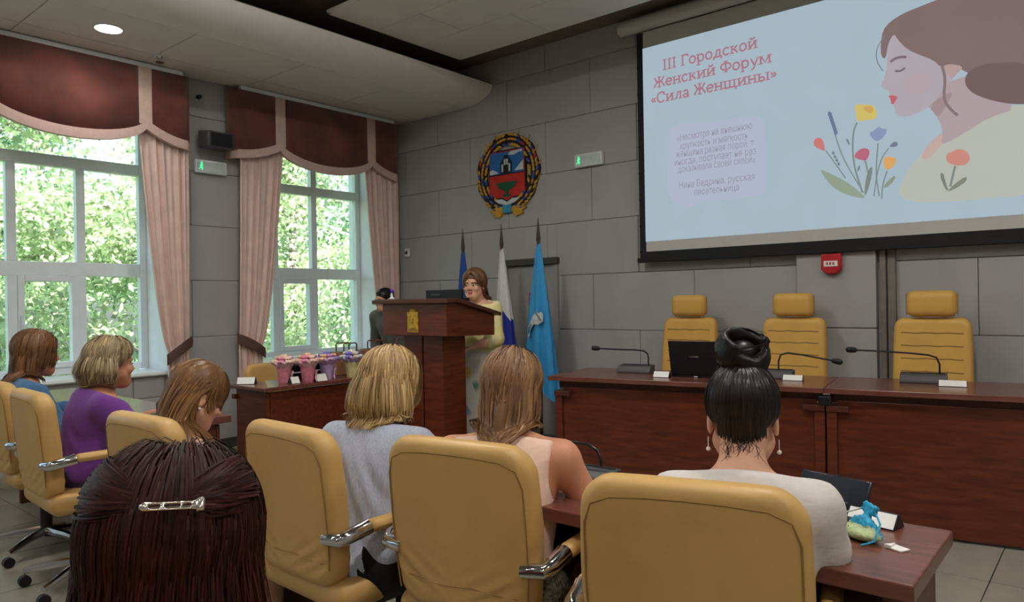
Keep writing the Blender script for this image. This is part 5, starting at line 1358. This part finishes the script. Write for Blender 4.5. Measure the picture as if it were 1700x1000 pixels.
    def strands(s, W, mt, r, R_, guides, gr, cap=True, name='hair', off=None, centre=None):
        """locks of hair: flat ribbons lying on a closed under-volume grown from the inner locks"""
        n, k1, _ = W.shape
        T = np.gradient(W, axis=1); T /= np.maximum(np.linalg.norm(T, axis=2), 1e-6)[..., None]
        c = s.hl(HEAD_C[0]) if centre is None else centre; o = W-c; o[..., 2] *= np.clip((W[..., 2]-c[2]+.1)/.2, 0, 1)
        o = o+R_.normal(0, .02, (n, 1, 3)); a = np.cross(T, o); a /= np.maximum(np.linalg.norm(a, axis=2), 1e-6)[..., None]
        wd = (r*(.7+.7*R_.random(n)))[:, None]*np.concatenate([np.linspace(.6, 1, 3), np.linspace(1, .35, k1-3)])[None, :]
        V = np.stack([W-a*wd[..., None], W+a*wd[..., None]], 2).reshape(-1, 3); base = (np.arange(n)[:, None]*k1+np.arange(k1-1)[None, :])*2
        Fq = np.stack([base, base+1, base+3, base+2], -1).reshape(-1, 4); clump = np.sin(W[:, 3, 0]*110)*.5+np.sin(W[:, 3, 1]*80+1)*.5
        tone = np.repeat(np.clip(.5+.24*R_.normal(0, 1, n)+.16*clump, 0, 1), k1*2)
        if guides or cap:
            lo, hi = W.reshape(-1, 3).min(0)-.06, W.reshape(-1, 3).max(0)+.06; S = Sculpt(lo, hi, .0085)
            if cap:
                S.ell(s.hl(HEAD_C[0]), A(HEAD_C[1])*s.hs+.004, s.HR, .0)
                S.ell(s.hl((0, .085, -.055)), A((.085, .10, .105))*s.hs, s.HR, .01, 'sub')
            sel = (np.argsort(off) if off is not None else R_.permutation(n))[:guides*3:3] if guides else []
            for i in sel:
                for j in range(0, k1-1):
                    f = 1-.4*(j/(k1-1)); S.cone(W[i, j], W[i, j+1], gr*f, gr*f*.96, .004)
            SV, SF = S.mesh(); Fq = np.concatenate([SF, Fq+len(SV)]); V = np.concatenate([SV, V]); tone = np.concatenate([np.full(len(SV), .25), tone])
        o = link(bpy.data.objects.new(name, np_mesh(name, V, Fq, True, [mt], None, tone)), s.t); return o

SK1 = skin_mat('fair_skin', (214, 164, 136)); SK2 = skin_mat('tanned_skin', (204, 144, 112)); SK3 = skin_mat('light_skin', (216, 170, 146))
BLONDE = hair_mat('blonde_hair', (120, 88, 48), (222, 188, 128)); ASHB = hair_mat('ash_blonde_hair', (104, 84, 56), (190, 166, 124)); LBROWN = hair_mat('light_brown_hair', (88, 58, 36), (164, 124, 86))
BROWNH = hair_mat('brown_hair', (84, 54, 32), (168, 124, 76)); BLACKH = hair_mat('black_hair', (12, 9, 9), (40, 30, 28), .35); AUBURN = hair_mat('dark_auburn_hair', (26, 9, 9), (66, 24, 20), .5, .16); CHEST = hair_mat('chestnut_hair', (78, 50, 30), (150, 106, 66))
BLACKC = cloth_mat('black_cloth', (24, 24, 27)); SHOE = mat('black_leather', (22, 20, 20), .35)
rd = math.radians

# --- woman in white with the bun
p = Person('woman in a white sweater with black hair in a high bun, seen from behind', (0, 0, 0), rd(20), SK1, head_at=(-.702, 1.696), head_z=1.055, lean=13, pel=.50, torso=.46, sh=.146, bulk=.93, head=(0, 16, 0), hs=.98, elbows=[(-.19, .14, .79), (.160, .11, .785)], wrists=[(-.06, .33, .80), (.05, .33, .80)], knees=[(-.09, .40, .50), (.09, .40, .50)])
p.body(); WHT = cloth_mat('white_knit', (204, 198, 192), fold=.6, fscale=9)
p.top('sweater', WHT, 1.0, .017, fold=1.4, neck_z=.012, neck_tilt=.15); p.bottom('trousers', BLACKC); p.shoes(SHOE)
def bun_hair(p, mt):
    R_ = np.random.default_rng(4); n = 2600; m = n*2; i = np.arange(m)+.5; ph = np.arccos(1-2*i/m); th = PI*(1+5**.5)*i
    D = np.stack([np.cos(th)*np.sin(ph), np.sin(th)*np.sin(ph), np.cos(ph)], 1); x, y, z = D.T
    D = D[np.where(y > .05, z > .30+.45*y-.25*np.abs(x)*(y < .5), z > -.62)]; D = D[R_.permutation(len(D))[:n]]; n = len(D)
    B = unit(A((0, -.38, 1.))); W = []; rr = A(HEAD_C[1])
    om = np.arccos(np.clip(D@B, -1, 1)); k = 13
    for j in range(k):
        u = j/(k-1)*.93; q = (np.sin((1-u)*om)[:, None]*D+np.sin(u*om)[:, None]*B)/np.maximum(np.sin(om), 1e-3)[:, None]
        lift = .010+.006*math.sin(PI*u)+.006*u
        W.append(p.hc+((A(HEAD_C[0])+q*(rr+lift))*p.hs)@p.HR.T)
    W = np.stack(W, 1)+R_.normal(0, .0006, (n, 1, 3))
    nn = 700; q0 = np.stack([R_.uniform(-.056, .056, nn), -.078+.0*R_.random(nn), R_.uniform(-.072, .0, nn)], 1); q0[:, 2] += 6*q0[:, 0]**2; q0[:, 1] += 7*q0[:, 0]**2
    q1 = np.stack([q0[:, 0]*.75, np.full(nn, -.113), np.full(nn, .06)], 1); N_ = []
    for j in range(13):
        u = j/12; m_ = (1-u)**2*q0+2*u*(1-u)*np.stack([q0[:, 0]*.98, np.full(nn, -.116)+5*q0[:, 0]**2, q0[:, 2]*.4+.012], 1)+u*u*q1; N_.append(p.hc+(m_*p.hs)@p.HR.T)
    W = np.concatenate([W, np.stack(N_, 1)])
    S = Sculpt(p.hc-.16, p.hc+.16, .007); S.ell(p.hl((0, -.052, -.006)), A((.060, .050, .056))*p.hs, p.HR, 0); V, F_ = S.mesh()
    link(bpy.data.objects.new('nape_hair', np_mesh('nape_hair', V, F_, True, [mt], None, np.full(len(V), .2))), p.t)
    p.strands(W, mt, .0016, R_, 0, .008)
    bc = p.hc+p.HR@(A((0, -.045, .150))*p.hs); W = []
    for i in range(900):                                       # coil of the bun
        a0 = R_.random()*2*PI; tlt = R_.normal(0, .5); rad = .036+.010*R_.random(); q = np.linspace(0, 1.5*PI, 12)+a0
        pts = np.stack([np.cos(q)*rad*1.12, np.sin(q)*rad*.95, .028*np.sin(q*.7+tlt*2)+.022*tlt], 1); pts *= (1+.25*(1-np.abs(pts[:, 2:3])/.05)*.6)
        W.append(bc+(rot3(.35, .25)@pts.T).T)
    o = p.strands(np.stack(W), mt, .0018, R_, 90, .010, cap=False, name='hair_bun', centre=bc)
    S = Sculpt(bc-.09, bc+.09, .008); S.ell(bc, (.040, .038, .036), None, 0); V, F_ = S.mesh(); link(bpy.data.objects.new('bun_core', np_mesh('bun_core', V, F_, True, [mt], None, np.full(len(V), .2))), p.t)
    # stray wisps on the nape
    W = []
    for i in range(46):
        a = p.hc+p.HR@(A((R_.uniform(-.042, .042), -.086, -.066))*p.hs); v = A((R_.normal(0, .012), -.004+R_.normal(0, .004), -.045*R_.random()-.01))
        q = np.linspace(0, 1, 7)[:, None]; W.append(a+v*q+A((.012*R_.normal(), 0, 0))*np.sin(q*PI))
    p.strands(np.stack(W), mt, .0005, R_, 0, 0, cap=False, name='nape_wisps')
bun_hair(p, BLACKH)
for q in (-1, 1):
    e = p.hl((q*.083, .004, -.048)); MB().tube([tuple(e), tuple(e+A((0, 0, -.025)))], .0012, 6).ball(tuple(e+A((0, 0, -.03))), .0055, 10, 7).build('pearl_earring', mat('pearl', (236, 230, 220), .15), p.t)

# --- woman in peach with long hair
p = Person('woman in a sleeveless peach top with long straight light brown hair', (0, 0, 0), rd(24), SK2, head_at=(-1.473, 1.751), head_z=1.065, lean=14, pel=.50, torso=.47, sh=.172, head=(0, 10, 0), bulk=1.06, elbows=[(-.25, .16, .75), (.235, .13, .755)], wrists=[(-.10, .36, .775), (.10, .36, .775)], knees=[(-.09, .38, .50), (.09, .38, .50)])
p.body(); p.top('sleeveless_top', cloth_mat('peach_cloth', (232, 196, 178), fold=.5, fscale=8), 0, .012, armhole=.028, bottom=.46, neck_z=-.02)
LEOP = mat('spotted_skirt_cloth', (120, 112, 92), .8, wood=(20, 18, 18), scale=110)
p.bottom('spotted_skirt', LEOP, 'skirt'); p.shoes(SHOE)
p.hair(LBROWN, .37, n=6000, vol=.021, r=.0022, grav=.30, part=(.1, .1, 1), lenvar=.08, seed=5, gr=.009, guides=450, gather=7.0)

# --- woman in the grey blazer
p = Person('woman in a pale grey striped blazer with a blonde bob', (0, 0, 0), rd(14), SK3, head_at=(-1.965, 1.675), head_z=1.055, lean=12, pel=.50, torso=.47, sh=.150, head=(-14, 12, 0), bulk=1.02, elbows=[(-.22, .17, .76), (.22, .17, .76)], wrists=[(-.09, .36, .80), (.09, .36, .80)], knees=[(-.09, .40, .50), (.09, .40, .50)])
BLAZ = mat('striped_blazer_cloth', (192, 198, 212), .8, wood=(160, 168, 188), scale=55, stretch=(6, 6, .15), bump=.5, bscale=5, spec=.2)
p.body(); p.top('blazer', BLAZ, 1.0, .020, fold=2.2, bottom=.44, neck_z=.012, neck_tilt=.1)
# stand-up collar of the blazer
rows = []
for (g, dz) in ((.070, -.030), (.068, .0), (.064, .030), (.075, .012), (.086, -.022)):
    rows.append([tuple(p.neck+p.R@A((g*1.12*math.sin(a), -.004-g*1.0*math.cos(a), dz+.0*a-.012*(1-math.cos(a))))) for a in [-2.2+4.4*i/30 for i in range(31)]])
MB().grid(rows).build('blazer_collar', BLAZ, p.t, solid=.004)
p.bottom('trousers', BLACKC); p.shoes(SHOE)
p.hair(BLONDE, .19, n=5000, vol=.024, r=.0022, grav=.26, part=(-.15, .05, 1), tuck=4.0, seed=8, gr=.010, hugz=-.01, guides=420, lenvar=.06)

# --- woman in pink with long hair, head bowed
p = Person('woman in a pale pink top with long fair brown hair, head bowed', (0, 0, 0), rd(0), SK1, head_at=(-2.735, 1.36), head_z=1.0, lean=9, pel=.50, torso=.43, sh=.155, head=(-6, 30, 0), elbows=[(-.23, .13, .68), (.245, .17, .68)], wrists=[(-.06, .36, .66), (.10, .40, .66)])
p.body(); p.top('pink_top', cloth_mat('pale_pink_cloth', (228, 184, 176), fold=.4), .36, .014, neck_z=-.015)
p.bottom('floral_skirt', mat('floral_skirt_cloth', (206, 196, 190), .8, wood=(120, 60, 66), scale=38), 'skirt'); p.shoes(SHOE)
p.hair(BROWNH, .36, n=5000, vol=.017, r=.0022, grav=.30, part=(.05, .5, 1), seed=12, gr=.009, guides=420, lenvar=.1, front_len=.12, backsweep=.5)
e = p.hl((.082, .0, -.045)); MB().ball(tuple(e), .006, 8, 6).build('pearl_earring', mat('pearl', (236, 230, 220), .15), p.t)

# --- woman in purple
p = Person('woman in a purple blouse with short ash blonde hair, seen in profile', (0, 0, 0), rd(-6), SK2, head_at=(-3.90, 1.495), head_z=1.065, lean=7, pel=.50, torso=.47, sh=.175, head=(8, 4, 0), bulk=1.14, elbows=[(-.26, .14, .70), (.26, .16, .70)], wrists=[(-.10, .36, .77), (.10, .38, .77)], knees=[(-.10, .40, .50), (.10, .40, .50)])
p.body(); p.top('purple_blouse', cloth_mat('purple_cloth', (112, 60, 138), fold=.6, fscale=6), .62, .018, fold=1.8, bottom=.42, neck_z=.0)
p.bottom('dark_trousers', cloth_mat('aubergine_cloth', (52, 36, 62))); p.shoes(SHOE)
p.hair(ASHB, .145, n=4500, vol=.026, r=.0024, grav=.22, part=(.05, .1, 1), tuck=5.0, seed=15, gr=.011, hugz=-.02, guides=420, lenvar=.15, front_len=.08)

# --- person in denim at the left edge
p = Person('person in a blue denim jacket with brown hair at the left edge', (-4.66, 1.29, 0), rd(-4), SK2, lean=6, pel=.50, torso=.46, sh=.17, head=(0, 6, 0), elbows=[(-.26, .12, .70), (.26, .14, .69)], wrists=[(-.05, .36, .775), (.08, .37, .775)], knees=[(-.10, .40, .50), (.10, .40, .50)])
p.body(); p.top('denim_jacket', cloth_mat('denim_cloth', (74, 112, 150), var=.15), .82, .018, neck_z=.0)
p.bottom('light_trousers', cloth_mat('pale_linen', (196, 188, 172))); p.shoes(SHOE)
p.hair(CHEST, .20, n=3500, vol=.02, r=.0024, seed=18, tuck=2.0, gr=.009, guides=350)

# --- foreground woman with the hair clip
p = Person('dark auburn-haired woman in the foreground with a metal clip in her hair', (0, 0, 0), rd(44), SK2, head_at=(-1.0, .4645), head_z=1.012, lean=5, pel=.49, torso=.46, sh=.17, head=(8, 2, 0), hs=1.06, elbows=[(-.25, .10, .70), (.25, .12, .70)], wrists=[(-.10, .34, .66), (.10, .34, .66)])
p.body(); p.top('dusty_rose_top', cloth_mat('dusty_rose_cloth', (150, 84, 66)), 1.0, .015)
p.bottom('trousers', BLACKC); p.shoes(SHOE)
W = p.hair(AUBURN, .46, n=12000, steps=16, vol=.036, r=.0011, grav=.27, part=(.12, .15, 1), seed=22, gr=.010, lenvar=.12, wave=.0035, guides=520)
FG = p
# two locks drawn back from the temples and caught by the clip
def drawn_back(p, mt):
    R_ = np.random.default_rng(9); cl_ = unit(A((.10, -.80, .42))); Ws = []
    for sgn in (-1, 1):
        for i in range(900):
            D0 = unit(A((sgn*(.75+.2*R_.random()), .30-.75*R_.random(), .25+.55*R_.random()))); om = math.acos(max(-1, min(1, D0@cl_))); q = []
            e = unit(cl_+R_.normal(0, .035, 3)+A((sgn*.12, 0, .0)))
            lf = .020+.012*R_.random(); sag = R_.normal(0, .05)
            for j in range(15):
                u = j/14; v = unit((math.sin((1-u)*om)*D0+math.sin(u*om)*e)/max(math.sin(om), 1e-3)+A((0, 0, -.10-sag))*math.sin(PI*u)*.8)
                q.append(p.hc+p.HR@((A(HEAD_C[0])+v*(A(HEAD_C[1])+lf+.012*math.sin(PI*min(1, u*1.1))))*p.hs))
            Ws.append(q)
    p.strands(np.array(Ws), mt, .0016, R_, 0, .008, cap=False, name='drawn_back_locks')
drawn_back(p, AUBURN)
# barrette across the back of the head
c = p.hc+p.HR@A((.030, -.150, .095)); cl = thing('hair_barrette', 'shiny metal hair clip on the dark auburn hair', 'hair clip', (0, 0, 0))
M4 = Matrix.Translation(p.t.location)@Matrix.Rotation(rd(44), 4, 'Z'); cl.location = M4@Vector(c); cl.rotation_euler = (rd(-32), rd(3), rd(58)); cl.scale = (.8, .9, .9)
CLM = mat('clip_steel', (232, 224, 216), .16, metal=1.0)
S = Sculpt((-.06, -.02, -.02), (.06, .02, .02), .0022); S.rbox((0, 0, 0), (.042, .0035, .0062), .003); S.cone((-.043, 0, 0), (-.036, 0, 0), .0035, .0062, .003)
for x, w_ in ((.0, .011), (-.024, .008), (.020, .006)): S.rbox((x, 0, 0), (w_, .02, .0026), .002, None, .001, 'sub')
S.rbox((.040, -.001, 0), (.004, .006, .0085), .003); V, F_ = S.mesh()
link(bpy.data.objects.new('clip_bar', np_mesh('clip_bar', V, F_, True, [CLM])), cl)
MB().tube([(-.038, .006, 0), (0, .009, 0), (.038, .006, 0)], .0022, 6).build('clip_spring', CLM, cl); MB().tube([(.036, -.004, .008), (.036, .006, 0), (.036, -.004, -.008)], .0022, 6).build('clip_hinge', CLM, cl)

# --- speaker at the lectern
p = Person('woman in a yellow blouse and floral skirt speaking at the lectern', (0, 0, 0), PI-.12, SK1, head_at=(-4.03, 4.33), head_z=1.478, lean=4, pel=.87, torso=.45, sh=.165, head=(26, 3, 0), standing=True, elbows=[(-.23, .06, 1.06), (.23, .06, 1.06)], wrists=[(-.20, .24, 1.02), (.20, .20, 1.02)], bulk=1.08, scale=.985)
YEL = mat('yellow_blouse_cloth', (226, 208, 112), .8, wood=(232, 222, 186), scale=9, bump=.5, bscale=9)
p.body(); p.top('yellow_blouse', YEL, .62, .02, bottom=.80, neck_z=-.004, neck_tilt=.3)
def print_mat():
    m = bpy.data.materials.new('floral_print'); m.use_nodes = True; nt = m.node_tree; b = nt.nodes['Principled BSDF']; b.inputs['Roughness'].default_value = .8
    tc = nt.nodes.new('ShaderNodeTexCoord'); vo = nt.nodes.new('ShaderNodeTexVoronoi'); vo.inputs['Scale'].default_value = 8; nt.links.new(tc.outputs['Object'], vo.inputs['Vector'])
    sp = nt.nodes.new('ShaderNodeSeparateColor'); nt.links.new(vo.outputs['Color'], sp.inputs[0])
    rp = nt.nodes.new('ShaderNodeValToRGB'); rp.color_ramp.interpolation = 'CONSTANT'; rp.color_ramp.elements.remove(rp.color_ramp.elements[0])
    for i, (ps, c) in enumerate(((0, (222, 206, 98)), (.22, (206, 202, 188)), (.4, (70, 132, 92)), (.5, (198, 104, 92)), (.58, (206, 202, 188)), (.75, (120, 160, 176)), (.83, (214, 196, 90)))):
        e = rp.color_ramp.elements[0] if i == 0 else rp.color_ramp.elements.new(ps); e.position = ps; e.color = (*lin(c), 1)
    nt.links.new(sp.outputs[0], rp.inputs[0]); mx = nt.nodes.new('ShaderNodeMix'); mx.data_type = 'RGBA'
    mp = nt.nodes.new('ShaderNodeMapRange'); mp.inputs[1].default_value = .25; mp.inputs[2].default_value = .5; nt.links.new(vo.outputs['Distance'], mp.inputs[0])
    nt.links.new(mp.outputs[0], mx.inputs[0]); nt.links.new(rp.outputs[0], mx.inputs[6]); mx.inputs[7].default_value = (*lin((206, 202, 188)), 1)
    nt.links.new(mx.outputs[2], b.inputs['Base Color']); return m
p.bottom('floral_skirt', print_mat(), 'skirt', .02, hem=.24); p.shoes(SHOE)
rows = []                                              # open shirt collar
for (g, dz) in ((.062, -.02), (.062, .018), (.072, .022), (.092, -.02)):
    rows.append([tuple(p.neck+p.R@A((g*1.15*math.sin(a), -g*math.cos(a)+.008, dz-.028*(1-math.cos(a))*.7))) for a in [-2.5+5.0*i/30 for i in range(31)]])
MB().grid(rows).build('shirt_collar', YEL, p.t, solid=.004)
p.hair(CHEST, .20, n=4000, vol=.024, r=.0028, grav=.22, part=(.3, .40, 1), tuck=3.0, seed=31, gr=.010, guides=400, lenvar=.06, backsweep=1.0, front_len=.15)

# --- man in the suit by the window
p = Person('man in a dark grey suit standing by the corner window behind the lectern', (-5.66, 4.95, 0), PI+.15, SK1, lean=20, pel=.88, torso=.48, sh=.19, head=(-14, 8, 0), standing=True, elbows=[(-.29, .04, 1.0), (.29, .04, 1.0)], wrists=[(-.24, .14, .80), (.24, .14, .80)], bulk=1.1, scale=.94)
SUIT = cloth_mat('dark_grey_suit_cloth', (100, 102, 97), fold=.4)
p.body(lips=False); p.top('suit_jacket', SUIT, .95, .026, bottom=.74, neck_z=.014, neck_tilt=.2); p.top('white_shirt', cloth_mat('white_shirt_cloth', (228, 230, 232)), 0, .012, bottom=.80, neck_z=.01, neck_tilt=.2, h=.014)
p.bottom('suit_trousers', SUIT); p.shoes(SHOE)
p.hair(BLACKH, .035, n=2500, steps=5, vol=.007, r=.0022, grav=.1, seed=40, gr=.006, guides=200, low=-.25)
more_chair('beige office armchair under the auburn-haired woman in the foreground', (-.945, .40, 0), rd(44))
